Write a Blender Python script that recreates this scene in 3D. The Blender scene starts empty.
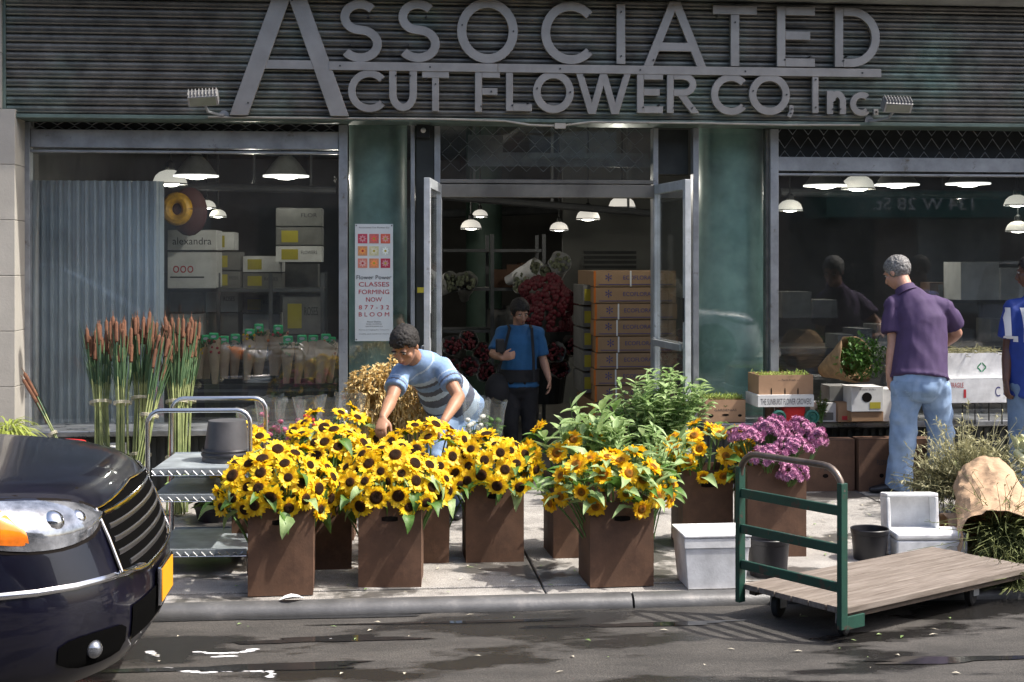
import bpy, bmesh, math, random
from mathutils import Vector, Matrix, Quaternion
from mathutils.bvhtree import BVHTree
random.seed(7)
SC = bpy.context.scene; COL = SC.collection
R = math.radians; PI = math.pi; V = Vector
# ---------------------------------------------------------------- camera model (eye 1.69 m above the pavement, in the street)
YAW = math.atan(0.1); CA, SA = math.cos(YAW), math.sin(YAW); F = 1400.0; EYE = 1.69; HY = 260.0
def cw(px, py, zc):                       # a point seen at a pixel, zc metres ahead of the eye
    xc = (px-512)/F*zc
    return V((xc*CA+zc*SA, zc*CA-xc*SA, EYE-(py-HY)/F*zc))
def atY(px, py, Y):
    t = (px-512)/F
    return cw(px, py, Y/(CA-t*SA))
def gnd(px, py, z=0.0): return cw(px, py, (EYE-z)*F/(py-HY))
# ---------------------------------------------------------------- materials
def nt(name):
    m = bpy.data.materials.new(name); m.use_nodes = True
    n = m.node_tree; b = n.nodes['Principled BSDF']
    return m, n, b
def node(n, typ, **kw):
    x = n.nodes.new(typ)
    for k, v in kw.items():
        if k in x.inputs.keys(): x.inputs[k].default_value = v
        else: setattr(x, k, v)
    return x
def noise(n, scale, detail=4, vec=None, rough=.6):
    x = node(n, 'ShaderNodeTexNoise', Scale=scale, Detail=detail, Roughness=rough)
    if vec is None:
        tc = n.nodes.get('TC') or n.nodes.new('ShaderNodeTexCoord'); tc.name = 'TC'; vec = tc.outputs['Object']
    n.links.new(vec, x.inputs['Vector']); return x
def ramp(n, fac, stops):
    r = n.nodes.new('ShaderNodeValToRGB'); e = r.color_ramp.elements
    while len(e) < len(stops): e.new(.5)
    for el, (p, c) in zip(e, stops):
        el.position = p; el.color = (c, c, c, 1) if isinstance(c, (int, float)) else (*c[:3], 1)
    n.links.new(fac, r.inputs['Fac']); return r
def M(name, c, rough=.6, metal=0., var=.18, scale=6., bump=.15, bscale=60., c2=None, spec=.5, sss=0, coat=0, rvar=0, dist=.004):
    m, n, b = nt(name)
    lo = tuple(max(0, x*(1-var)) for x in c); hi = tuple(min(1, x*(1+var)) for x in c) if c2 is None else c2
    ns = noise(n, scale)
    r = ramp(n, ns.outputs['Fac'], [(.35, lo), (.65, hi)]); n.links.new(r.outputs['Color'], b.inputs['Base Color'])
    b.inputs['Roughness'].default_value = rough; b.inputs['Metallic'].default_value = metal
    b.inputs['Specular IOR Level'].default_value = spec
    if coat: b.inputs['Coat Weight'].default_value = coat; b.inputs['Coat Roughness'].default_value = .04
    if rvar:
        rr = ramp(n, ns.outputs['Fac'], [(.3, max(.02, rough-rvar)), (.7, min(1, rough+rvar))]); n.links.new(rr.outputs['Color'], b.inputs['Roughness'])
    if bump:
        nb = noise(n, bscale, 6); bp = node(n, 'ShaderNodeBump', Strength=bump, Distance=dist)
        n.links.new(nb.outputs['Fac'], bp.inputs['Height']); n.links.new(bp.outputs['Normal'], b.inputs['Normal'])
    return m
def leafmat(name, c, c2, rough=.5, tr=.35, scale=9.):
    m = M(name, c, rough, 0, 0, scale, .3, 90, c2=c2); n = m.node_tree; b = n.nodes['Principled BSDF']
    col = b.inputs['Base Color'].links[0].from_socket
    t = n.nodes.new('ShaderNodeBsdfTranslucent'); mx = node(n, 'ShaderNodeMixShader', Fac=tr)
    n.links.new(col, t.inputs['Color']); n.links.new(b.outputs[0], mx.inputs[1]); n.links.new(t.outputs[0], mx.inputs[2])
    n.links.new(mx.outputs[0], n.nodes['Material Output'].inputs['Surface']); return m
def emat(name, c, s):
    m, n, b = nt(name); b.inputs['Emission Color'].default_value = (*c, 1); b.inputs['Emission Strength'].default_value = s
    b.inputs['Base Color'].default_value = (*c, 1); return m
def glassmat(name, tint=(.9, .95, .93), dirt=.03, ior=1.5, gl=.02):
    m = bpy.data.materials.new(name); m.use_nodes = True; n = m.node_tree; n.nodes.remove(n.nodes['Principled BSDF'])
    t = node(n, 'ShaderNodeBsdfTransparent', Color=(*tint, 1)); g = node(n, 'ShaderNodeBsdfGlossy', Roughness=gl, Color=(1, 1, 1, 1))
    d = node(n, 'ShaderNodeBsdfDiffuse', Color=(.5, .52, .5, 1))
    ge = n.nodes.new('ShaderNodeNewGeometry'); dt = node(n, 'ShaderNodeVectorMath', operation='DOT_PRODUCT'); n.links.new(ge.outputs['Incoming'], dt.inputs[0]); n.links.new(ge.outputs['Normal'], dt.inputs[1])
    ma = [node(n, 'ShaderNodeMath', operation=q) for q in ('ABSOLUTE', 'SUBTRACT', 'POWER', 'MULTIPLY_ADD')]
    n.links.new(dt.outputs['Value'], ma[0].inputs[0]); ma[1].inputs[0].default_value = 1; n.links.new(ma[0].outputs[0], ma[1].inputs[1]); n.links.new(ma[1].outputs[0], ma[2].inputs[0]); ma[2].inputs[1].default_value = 5; n.links.new(ma[2].outputs[0], ma[3].inputs[0]); ma[3].inputs[1].default_value = .93; ma[3].inputs[2].default_value = .055
    f = ma[3]; m1 = n.nodes.new('ShaderNodeMixShader'); m2 = n.nodes.new('ShaderNodeMixShader')
    mul = node(n, 'ShaderNodeMath', operation='MULTIPLY'); mul.inputs[1].default_value = 1.1
    n.links.new(f.outputs[0], mul.inputs[0]); n.links.new(mul.outputs[0], m1.inputs[0])
    n.links.new(t.outputs[0], m1.inputs[1]); n.links.new(g.outputs[0], m1.inputs[2])
    ns = noise(n, 2.2, 8); r = ramp(n, ns.outputs['Fac'], [(.35, dirt*.4), (.75, dirt*1.8)])
    n.links.new(r.outputs['Color'], m2.inputs[0]); n.links.new(m1.outputs[0], m2.inputs[1]); n.links.new(d.outputs[0], m2.inputs[2])
    n.links.new(m2.outputs[0], n.nodes['Material Output'].inputs['Surface']); return m
# ---------------------------------------------------------------- mesh builder
def frame_of(d, up=V((0, 0, 1))):
    d = d.normalized(); a = up.cross(d)
    if a.length < 1e-4: a = V((1, 0, 0)).cross(d)
    a.normalize(); return a, d.cross(a)
class MB:
    def __init__(s): s.v = []; s.f = []; s.m = []; s.mi = 0
    def face(s, *i): s.f.append(i); s.m.append(s.mi)
    def quad(s, *p):
        b = len(s.v); s.v += [V(q) for q in p]; s.face(*range(b, b+len(p))); return s
    def box(s, x0, x1, y0, y1, z0, z1, M4=None, tz=0):
        b = len(s.v); P = [V((x, y, z)) for z in (z0, z1) for y in (y0, y1) for x in (x0, x1)]
        if tz:
            cx, cy = (x0+x1)/2, (y0+y1)/2
            for p in P[:4]: p.x = cx+(p.x-cx)*(1-tz); p.y = cy+(p.y-cy)*(1-tz)
        if M4: P = [M4 @ p for p in P]
        s.v += P
        for q in ((0, 2, 3, 1), (4, 5, 7, 6), (0, 1, 5, 4), (2, 6, 7, 3), (0, 4, 6, 2), (1, 3, 7, 5)): s.face(*[b+k for k in q])
        return s
    def ring(s, c, a, b_, ra, rb, n):
        i0 = len(s.v); s.v += [c+a*(ra*math.cos(2*PI*k/n))+b_*(rb*math.sin(2*PI*k/n)) for k in range(n)]; return i0
    def tube(s, pts, r, n=8, cap=True, flat=1., side=None, rnd=False):
        pts = [V(p) for p in pts]; N = len(pts)
        rs = r if isinstance(r, (list, tuple)) else [r]*N
        prev = None; rings = []
        for i, p in enumerate(pts):
            d = (pts[min(i+1, N-1)]-pts[max(i-1, 0)])
            if d.length < 1e-7: d = V((0, 0, 1))
            d.normalize()
            if side is not None: a = (side-d*side.dot(d)).normalized()
            elif prev is None: a, _ = frame_of(d)
            else: a = (prev-d*prev.dot(d)).normalized()
            prev = a; b_ = d.cross(a); rr = rs[i]
            ra, rb = rr if isinstance(rr, (tuple, list)) else (rr, rr*flat)
            if rnd and i == 0:
                for k in (.35, .8): rings.append(s.ring(p-d*min(ra, rb)*math.sqrt(1-k*k), a, b_, ra*k, rb*k, n))
            rings.append(s.ring(p, a, b_, ra, rb, n))
            if rnd and i == N-1:
                for k in (.8, .35): rings.append(s.ring(p+d*min(ra, rb)*math.sqrt(1-k*k), a, b_, ra*k, rb*k, n))
        for i in range(len(rings)-1):
            for k in range(n):
                k2 = (k+1) % n; s.face(rings[i]+k, rings[i]+k2, rings[i+1]+k2, rings[i+1]+k)
        if cap: s.face(*[rings[0]+k for k in range(n)][::-1]); s.face(*[rings[-1]+k for k in range(n)])
        return s
    def lathe(s, prof, c=(0, 0, 0), n=20, M4=None, cap=True):
        c = V(c); rings = []
        for (r, z) in prof:
            i0 = len(s.v); P = [V((r*math.cos(2*PI*k/n), r*math.sin(2*PI*k/n), z)) for k in range(n)]
            s.v += [(M4 @ p if M4 else p+c) for p in P]; rings.append(i0)
        for i in range(len(rings)-1):
            for k in range(n):
                k2 = (k+1) % n; s.face(rings[i]+k, rings[i]+k2, rings[i+1]+k2, rings[i+1]+k)
        if cap: s.face(*[rings[0]+k for k in range(n)][::-1]); s.face(*[rings[-1]+k for k in range(n)])
        return s
    def ell(s, c, rad, M3=None, n=14, m=9):
        c = V(c); b = len(s.v); rings = []
        for j in range(1, m):
            t = PI*j/m; i0 = len(s.v)
            for k in range(n):
                p = V((rad[0]*math.sin(t)*math.cos(2*PI*k/n), rad[1]*math.sin(t)*math.sin(2*PI*k/n), -rad[2]*math.cos(t)))
                s.v.append(c+(M3 @ p if M3 else p))
            rings.append(i0)
        q = V((0, 0, rad[2])); s.v.append(c-(M3 @ q if M3 else q)); lo = len(s.v)-1; s.v.append(c+(M3 @ q if M3 else q)); hi = len(s.v)-1
        for i in range(len(rings)-1):
            for k in range(n):
                k2 = (k+1) % n; s.face(rings[i]+k, rings[i]+k2, rings[i+1]+k2, rings[i+1]+k)
        for k in range(n):
            s.face(lo, rings[0]+(k+1) % n, rings[0]+k); s.face(hi, rings[-1]+k, rings[-1]+(k+1) % n)
        return s
    def prism(s, poly, y0, y1):                # poly in (x,z), front at y0
        b = len(s.v); n = len(poly)
        s.v += [V((p[0], y0, p[1])) for p in poly]+[V((p[0], y1, p[1])) for p in poly]
        s.face(*range(b, b+n)); s.face(*[b+n+k for k in range(n)][::-1])
        for k in range(n): s.face(b+k, b+n+k, b+n+(k+1) % n, b+(k+1) % n)
        return s
    def leaf(s, base, d, up, L, W, droop=.3, fold=.25, seg=4):
        d = V(d).normalized(); up = V(up); sd = d.cross(up)
        if sd.length < 1e-3: sd = V((1, 0, 0))
        sd.normalize(); up = sd.cross(d); b = len(s.v); base = V(base)
        prof = [0.06, .75, 1., .7, .0] if seg == 4 else [.2, 1., 0.]
        K = len(prof)
        for i, w in enumerate(prof):
            t = i/(K-1); c = base+d*(L*t)-V((0, 0, 1))*(droop*L*t*t)
            ww = W*.5*w; s.v += [c-sd*ww+up*ww*fold*2, c, c+sd*ww+up*ww*fold*2]
        for i in range(K-1):
            o = b+3*i; s.face(o, o+1, o+4, o+3); s.face(o+1, o+2, o+5, o+4)
        return s
    def mesh(s, name, mats, smooth=False):
        me = bpy.data.meshes.new(name); me.from_pydata([tuple(p) for p in s.v], [], s.f)
        for m in (mats if isinstance(mats, (list, tuple)) else [mats]): me.materials.append(m)
        me.polygons.foreach_set('material_index', s.m)
        if smooth: me.polygons.foreach_set('use_smooth', [True]*len(s.f))
        bm = bmesh.new(); bm.from_mesh(me); bmesh.ops.recalc_face_normals(bm, faces=bm.faces) if smooth != 'leaf' else None; bm.to_mesh(me); bm.free()
        me.update(); return me
    def build(s, name, mats, parent=None, smooth=False, bevel=0, world=True, seg=2, ang=35):
        if parent is not None and world:
            W = wm(parent).inverted(); s.v = [W @ V(p) for p in s.v]
        me = s.mesh(name, mats, smooth); o = link(name, me, parent)
        if smooth is True and ang: me.set_sharp_from_angle(angle=R(ang)) if hasattr(me, 'set_sharp_from_angle') else None
        if bevel:
            b = o.modifiers.new('b', 'BEVEL'); b.width = bevel; b.segments = seg; b.limit_method = 'ANGLE'; b.angle_limit = R(40)
        return o
def wm(o): return (wm(o.parent) @ o.matrix_basis) if o.parent else o.matrix_basis.copy()
def link(name, data, parent=None):
    o = bpy.data.objects.new(name, data); COL.objects.link(o); o.parent = parent; return o
def tag(o, label, cat, group=None):
    o['label'] = label; o['category'] = cat
    if group: o['group'] = group
    return o
def thing(name, label, cat, loc=(0, 0, 0), rz=0, group=None):
    o = link(name, None); o.location = loc; o.rotation_euler = (0, 0, rz); o.empty_display_size = .1
    return tag(o, label, cat, group)
def struct(o, kind='structure'): o['kind'] = kind; return o
def dup(src, loc=None, rot=None, scale=None, label=None, group=None):
    def rec(o, par):
        c = o.copy(); COL.objects.link(c); c.parent = par
        for ch in KIDS.get(o.name, []): rec(ch, c)
        return c
    KIDS = {}
    for o in bpy.data.objects:
        if o.parent: KIDS.setdefault(o.parent.name, []).append(o)
    c = rec(src, None)
    if loc is not None: c.location = loc
    if rot is not None: c.rotation_euler = rot
    if scale is not None: c.scale = (scale,)*3 if not hasattr(scale, '__len__') else scale
    if label: c['label'] = label
    if group: c['group'] = group
    return c
DG = bpy.context.evaluated_depsgraph_get
def bake(o):
    bpy.context.view_layer.update(); me = bpy.data.meshes.new_from_object(o.evaluated_get(DG()))
    me.name = o.name; o.modifiers.clear(); o.data = me; return o
def text(s, w, h, mat, parent, loc, name='lettering', rot=(PI/2, 0, 0), depth=.0015, maxw=True, spacing=1., bold=0):
    cu = bpy.data.curves.new('t', 'FONT'); cu.body = s; cu.align_x = 'CENTER'; cu.align_y = 'CENTER'; cu.size = 1; cu.extrude = 0; cu.space_character = spacing; cu.offset = bold; cu.resolution_u = 3
    t = bpy.data.objects.new('t', cu); COL.objects.link(t); bpy.context.view_layer.update()
    me = bpy.data.meshes.new_from_object(t.evaluated_get(DG())); bpy.data.objects.remove(t)
    xs = [v.co.x for v in me.vertices]; ys = [v.co.y for v in me.vertices]
    if not xs: return None
    sx = w/(max(xs)-min(xs)); sy = h/(max(ys)-min(ys)); cx = (max(xs)+min(xs))/2; cy = (max(ys)+min(ys))/2
    for v in me.vertices: v.co.x = (v.co.x-cx)*sx; v.co.y = (v.co.y-cy)*sy
    me.materials.clear(); me.materials.append(mat); me.name = name
    o = link(name, me, parent); o.rotation_euler = rot
    L = V(loc)
    if parent is not None: L = wm(parent).inverted() @ L; o.rotation_euler = (wm(parent).to_3x3().inverted() @ Matrix.Rotation(rot[2], 3, 'Z') @ Matrix.Rotation(rot[1], 3, 'Y') @ Matrix.Rotation(rot[0], 3, 'X')).to_euler()
    o.location = L; return o
# ---------------------------------------------------------------- palette
alu = M('brushed_alu', (.42, .43, .45), .38, .85, .15, 3, .12, 200)
aludull = M('weathered_alu', (.30, .315, .33), .5, .5, .3, 4, .2, 120)
alulight = M('light_alu_rail', (.42, .45, .47), .5, .35, .2, 3, .15, 100)
chrome = M('chrome', (.7, .7, .72), .12, 1, .05, 4, 0)
steel = M('polished_steel', (.55, .56, .57), .25, .95, .1, 4, .05, 80)
zinc = M('zinc_shelf', (.34, .38, .40), .42, .3, .25, 7, .15, 60)
greenp = M('green_tile_pillar', (.22, .42, .36), .4, 0, .3, 3, .1, 30, c2=(.32, .52, .45))
darkm = M('dark_metal', (.02, .022, .022), .45, .5, .3, 5, .1, 60)
blackp = M('black_plastic', (.010, .010, .013), .42, 0, .25, 5, .1, 60)
greyp = M('dark_grey_plastic', (.06, .06, .065), .5, 0, .25, 5, .1, 60)
rubber = M('rubber', (.018, .018, .018), .8, 0, .3, 10, .2, 80)
white = M('white_foam', (.78, .79, .80), .55, 0, .06, 9, .15, 90)
whitec = M('white_carton', (.66, .66, .65), .7, 0, .12, 6, .1, 40)
kraft = M('kraft_carton', (.31, .185, .10), .8, 0, .12, 5, .2, 120)
kraftd = M('brown_carton', (.105, .053, .031), .75, 0, .16, 4, .2, 120)
kraftdk = M('waxed_brown_carton', (.085, .040, .027), .55, 0, .2, 4, .2, 60)
paper = M('kraft_paper', (.43, .29, .18), .75, 0, .12, 5, .6, 14, dist=.02)
vo_ = node(paper.node_tree, 'ShaderNodeTexVoronoi', Scale=9., feature='DISTANCE_TO_EDGE'); _n = paper.node_tree; _n.links.new(_n.nodes['TC'].outputs['Object'], vo_.inputs['Vector'])
_b2 = node(_n, 'ShaderNodeBump', Strength=.8, Distance=.018); _b1 = [q for q in _n.nodes if q.type == 'BUMP' and q != _b2][0]; _n.links.new(vo_.outputs['Distance'], _b2.inputs['Height']); _n.links.new(_b1.outputs[0], _b2.inputs['Normal']); _n.links.new(_b2.outputs[0], _n.nodes['Principled BSDF'].inputs['Normal'])
ink = M('dark_ink', (.03, .03, .035), .7, 0, 0, 5, 0)
inkred = M('red_ink', (.45, .03, .04), .7, 0, 0, 5, 0)
inkblue = M('blue_ink', (.05, .05, .2), .7, 0, 0, 5, 0)
inkw = M('white_print', (.7, .7, .7), .7, 0, 0, 5, 0)
yel = M('yellow_label', (.42, .36, .03), .7, 0, .1, 5, 0)
hole = M('dark_hollow', (.012, .010, .009), .9, 0, 0, 5, 0, spec=.05)
gdark = M('green_plastic', (.02, .22, .09), .5, 0, .15, 6, .05)
redp = M('red_plastic', (.55, .02, .02), .35, 0, .1, 6, .05)
leafg = leafmat('leaf_green', (.05, .13, .02), (.13, .26, .05))
leafl = leafmat('pale_leaf', (.20, .32, .10), (.42, .55, .26))
leafd = leafmat('deep_leaf', (.02, .07, .012), (.07, .17, .03))
stemg = M('green_stem', (.10, .2, .05), .55, 0, .3, 8, .1)
hay = leafmat('dry_grass', (.17, .17, .08), (.36, .34, .18), .8, .2, 12)
haygreen = leafmat('half_dry_grass', (.085, .11, .03), (.20, .22, .075), .8, .2, 12)
straw = leafmat('golden_straw', (.55, .40, .16), (.80, .62, .30), .7, .2, 14)
film = glassmat('clear_film', (.93, .94, .94), .10, 1.35, .12)
def worn(name, c, chip, thr=.6, rough=.45, metal=0., sc=14., soft=.04, bump=.2):
    m = M(name, c, rough, metal, .2, 6, bump, 80); n = m.node_tree; b = n.nodes['Principled BSDF']; src = b.inputs['Base Color'].links[0].from_socket
    w_ = noise(n, sc, 9, None, .7); r = ramp(n, w_.outputs['Fac'], [(thr, 0.), (thr+soft, 1.)]); mx = n.nodes.new('ShaderNodeMix'); mx.data_type = 'RGBA'
    n.links.new(r.outputs[0], mx.inputs[0]); n.links.new(src, mx.inputs[6]); mx.inputs[7].default_value = (*chip, 1); n.links.new(mx.outputs[2], b.inputs['Base Color']); return m
white = worn('white_foam', (.74, .75, .76), (.48, .46, .42), .60, .6, 0, 7, .2)
kraftd = worn('brown_carton', (.115, .060, .035), (.088, .045, .027), .50, .75, 0, 7, .14)
aludull = worn('weathered_alu', (.30, .315, .33), (.14, .12, .10), .6, .5, .5, 9, .1)
alulight = worn('light_alu_rail', (.44, .47, .49), (.20, .19, .18), .61, .5, .35, 12, .08)
glass = glassmat('window_glass', (.94, .962, .955), .018)
doorglass = glassmat('door_glass', (.94, .962, .955), .018)
# ================================================================ SETTING
GY = 10.6          # glass plane
def X(px, Y=GY): return atY(px, 300, Y).x
def Z(px, py, Y=GY): return atY(px, py, Y).z
def nodemix(n, a, b_, fac):
    mx = n.nodes.new('ShaderNodeMix'); mx.data_type = 'RGBA'
    n.links.new(fac, mx.inputs[0])
    for i, s in ((6, a), (7, b_)):
        if hasattr(s, 'links'): n.links.new(s, mx.inputs[i])
        else: mx.inputs[i].default_value = (*s, 1)
    return mx.outputs[2]
def groundmat(name, lo, hi, wetcol, wetpos, rd, rw, sc=1.1, grain=260, bump=.35, stretch=(1, 1, 1)):
    m, n, b = nt(name)
    tc = n.nodes.new('ShaderNodeTexCoord'); mp = n.nodes.new('ShaderNodeMapping'); mp.inputs['Scale'].default_value = stretch
    n.links.new(tc.outputs['Object'], mp.inputs[0]); vec = mp.outputs[0]
    a = noise(n, sc*3, 8, vec, .65); r = ramp(n, a.outputs['Fac'], [(.3, lo), (.7, hi)])
    g = noise(n, grain, 2, tc.outputs['Object']); gr = ramp(n, g.outputs['Fac'], [(.3, .5), (.5, .95), (.7, 1.6)])
    mu = n.nodes.new('ShaderNodeMix'); mu.data_type = 'RGBA'; mu.blend_type = 'MULTIPLY'; mu.inputs[0].default_value = 1
    n.links.new(r.outputs[0], mu.inputs[6]); n.links.new(gr.outputs[0], mu.inputs[7])
    w = noise(n, sc, 6, vec, .6); wr = ramp(n, w.outputs['Fac'], [(wetpos, 0.), (wetpos+.05, 1.)])
    n.links.new(nodemix(n, mu.outputs[2], wetcol, wr.outputs[0]), b.inputs['Base Color'])
    rr = n.nodes.new('ShaderNodeMapRange'); rr.inputs[3].default_value = rd; rr.inputs[4].default_value = rw
    n.links.new(wr.outputs[0], rr.inputs[0]); n.links.new(rr.outputs[0], b.inputs['Roughness'])
    bp = node(n, 'ShaderNodeBump', Strength=bump, Distance=.004); n.links.new(g.outputs['Fac'], bp.inputs['Height']); n.links.new(bp.outputs[0], b.inputs['Normal'])
    return m
road_m = groundmat('wet_asphalt', (.028, .026, .023), (.070, .064, .057), (.018, .017, .016), .50, .75, .16, 1.3, 130, .8, (.6, 1.6, 1))
walk_m = groundmat('stained_concrete', (.23, .217, .20), (.38, .362, .335), (.095, .09, .083), .515, .8, .28, 1.5, 200, .3)
mb = MB(); mb.quad((-90, -60, -.06), (90, -60, -.06), (90, 90, -.06), (-90, 90, -.06))
struct(mb.build('road', road_m))
# pavement slabs: real gaps between flags
mb = MB(); xs = [-30+1.32*i+.52 for i in range(46)]; ys = [7.22, 8.42, 9.55, 10.34]
for i in range(len(xs)-1):
    for j in range(3):
        dz = random.uniform(-.002, .002); mb.box(xs[i]+.006, xs[i+1]-.006, ys[j]+.006, ys[j+1]-.006, -.2, dz)
    mb.box(xs[i]+.004, xs[i+1]-.004, 7.03, 7.21, -.2, -.004)
struct(mb.build('pavement', walk_m, bevel=.004, seg=1))
mb = MB(); mb.quad((-30, 7.03, -.03), (31, 7.03, -.03), (31, 10.4, -.03), (-30, 10.4, -.03)); struct(mb.build('pavement_bed', M('joint_dirt', (.05, .045, .04), .9)))
# steel faced kerb, rounded nose, in lengths
kerbm = worn('worn_steel_kerb', (.13, .13, .13), (.22, .21, .20), .54, .42, .35, 6, .2, .3)
mb = MB(); kx = [-30, -9, -3.4, 1.31, 5.2, 11, 31]
for i in range(6):
    prof = [(7.03, -.25), (6.955, -.25), (6.945, -.12), (6.94, -.055), (6.95, -.025), (6.972, -.006), (7.0, .003), (7.03, .002)]
    b0 = len(mb.v); x0, x1 = kx[i]+.006, kx[i+1]-.006
    for x in (x0, x1): mb.v += [V((x, y, z)) for y, z in prof]
    n_ = len(prof)
    for k in range(n_): mb.face(b0+k, b0+(k+1) % n_, b0+n_+(k+1) % n_, b0+n_+k)
    mb.face(*range(b0, b0+n_)); mb.face(*[b0+n_+k for k in range(n_)][::-1])
struct(mb.build('kerb', kerbm, smooth=True))
mb = MB(); mb.quad((-30, -9, .0), (31, -9, .0), (31, -2.6, .0), (-30, -2.6, .0)); mb.quad((-30, -2.6, 0), (31, -2.6, 0), (31, -2.6, -.06), (-30, -2.6, -.06)); struct(mb.build('pavement', walk_m))
# puddle films and soapy trails on the road
pud = M('puddle_water', (.02, .02, .02), .06, 0, 0, 3, .05, 9)
mb = MB()
for (px, py, w, d) in ((250, 668, .55, .05), (330, 640, .4, .05), (640, 625, .5, .035), (950, 660, .4, .05), (300, 618, .7, .03), (470, 622, .6, .025)):
    c = gnd(px, py, -.06); n_ = 26; b0 = len(mb.v)
    for k in range(n_):
        t = 2*PI*k/n_; q = 1+.28*math.sin(3*t+px)+.15*math.sin(7*t+py); mb.v.append(V((c.x+w*q*math.cos(t), c.y+d*q*math.sin(t), -.056)))
    mb.face(*range(b0, b0+n_))
struct(mb.build('puddle', pud))
foam = M('soap_foam', (.75, .75, .76), .5, 0, .1, 30, .3, 90)
mb = MB()
for pts in ([(197, 652), (222, 654), (246, 652), (254, 649)], [(180, 671), (205, 673), (235, 671), (268, 672), (273, 678)], [(328, 640), (340, 637), (351, 636)], [(215, 657), (240, 656)], [(148, 652), (160, 657)], [(160, 668), (190, 670)]):
    w3 = [gnd(x_, y_, -.06) for x_, y_ in pts]
    for i in range(len(w3)-1):
        for q in range(9):
            p = w3[i].lerp(w3[i+1], q/9); r_ = random.uniform(.003, .011); mb.ell((p.x+random.uniform(-.01, .01), p.y+random.uniform(-.006, .006), -.0585), (r_*2.6, r_*.8, r_*.25), n=7, m=5)
struct(mb.build('foam', foam, smooth=True), 'stuff')
# litter: leaf scraps and pale petals
mb = MB(); mb2 = MB()
for k in range(150):
    px, py = random.choice(((random.uniform(170, 740), random.uniform(545, 600)), (random.uniform(150, 1020), random.uniform(600, 675)), (random.uniform(760, 1010), random.uniform(500, 560))))
    z = 0.003 if py < 596 else -.058; p = gnd(px, py, z)
    if z > 0 and p.y < 7.05: continue
    if z < 0 and p.y > 6.9: continue
    (mb if random.random() < .45 else mb2).leaf(p+V((0, 0, .004)), (math.cos(k), math.sin(k), .1), (0, 0, 1), random.uniform(.008, .05), random.uniform(.005, .018), .1, seg=2)
struct(mb.build('leaf_litter', leafl, smooth='leaf'), 'stuff'); struct(mb2.build('petal_litter', M('pale_scrap', (.5, .46, .36), .8), smooth='leaf'), 'stuff')
pp = gnd(288, 607, .0); mb = MB(); mb.leaf(V((pp.x-.05, 7.0, .008)), (1, .15, .12), (0, 0, 1), .13, .07, .1); tag(mb.build('paper_scrap', whitec, smooth='leaf'), 'crumpled white paper scrap lying on the steel kerb', 'litter')

# ================================================================ SHOP INTERIOR SHELL
flo = M('shop_floor', (.10, .095, .085), .5, 0, .25, 2, .1, 60, rvar=.2); wal = M('shop_wall', (.14, .14, .13), .8, 0, .15, 1.5, .05, 30); cei = M('shop_ceiling', (.045, .045, .045), .8, 0, .3, 2, .1, 20)
XL, XR, YB = -3.0, 11.5, 24.0
mb = MB(); mb.box(XL, XR, 10.345, YB, -.2, .0); struct(mb.build('floor', flo))
mb = MB(); mb.box(XL-.15, XL, 10.7, YB, 0, 3.4); struct(mb.build('wall_left', wal))
mb = MB(); mb.box(XR, XR+.15, 10.7, YB, 0, 3.4); struct(mb.build('wall_right', wal))
mb = MB(); mb.box(XL, XR, YB, YB+.15, 0, 3.4); struct(mb.build('wall_back', wal))
mb = MB(); mb.box(XL-.15, XR+.15, 10.75, YB+.15, 3.4, 3.5)
for x in (-1.2, 1.6, 4.6, 7.6): mb.box(x-.1, x+.1, 11.2, YB, 3.2, 3.399)
struct(mb.build('ceiling', cei))

# ================================================================ SHOP FRONT
shop = thing('flower_shop_building', 'dark green shop building front with ribbed fascia, big windows and open doorway', 'shop building', (1.2, 10.4, 0))
# ribbed fascia
m, n, b = nt('ribbed_fascia_green')
a = noise(n, .9, 8); r1 = ramp(n, a.outputs['Fac'], [(.3, (.10, .10, .095)), (.52, (.155, .155, .145)), (.62, (.155, .19, .17)), (.75, (.21, .34, .30))])
a2 = noise(n, 7, 8); r2 = ramp(n, a2.outputs['Fac'], [(.35, (.6, .6, .6)), (.65, (1.25, 1.22, 1.2))])
mu = n.nodes.new('ShaderNodeMix'); mu.data_type = 'RGBA'; mu.blend_type = 'MULTIPLY'; mu.inputs[0].default_value = 1
n.links.new(r1.outputs[0], mu.inputs[6]); n.links.new(r2.outputs[0], mu.inputs[7]); n.links.new(mu.outputs[2], b.inputs['Base Color'])
b.inputs['Roughness'].default_value = .42; b.inputs['Metallic'].default_value = .3
fascm = m
FY = 10.3; FZ0, FZ1 = 2.735, 3.625; FX0 = X(7, FY); FX1 = 6.3
mb = MB(); ns_ = 14; p = (FZ1-FZ0)/ns_; prof = []
for i in range(ns_):
    z = FZ0+i*p
    prof += [(0, z), (-.024, z+.006), (-.030, z+.014), (-.012, z+.022), (-.022, z+.040), (-.021, z+.050), (-.006, z+.0605)]
prof += [(0, FZ1), (.3, FZ1), (.3, FZ0)]
b0 = len(mb.v); NN = len(prof)
for x in (FX0, FX1): mb.v += [V((x, FY+y, z)) for y, z in prof]
for k in range(NN): mb.face(b0+k, b0+(k+1) % NN, b0+NN+(k+1) % NN, b0+NN+k)
mb.face(*range(b0, b0+NN)); mb.face(*[b0+NN+k for k in range(NN)][::-1])
fas = mb.build('fascia', fascm, shop)
mb = MB(); mb.box(FX0-.03, FX0-.002, FY-.03, FY+.3, FZ0-.02, FZ1); mb.box(FX0, FX1, FY-.034, FY+.3, FZ0-.03, FZ0-.002); mb.build('fascia_trim', M('trim_paint', (.11, .15, .13), .5, .3, .3, 5, .2, 60), fas, bevel=.004)
stonem = M('stone_upper', (.34, .32, .29), .85, 0, .12, 2, .4, 40)
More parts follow.
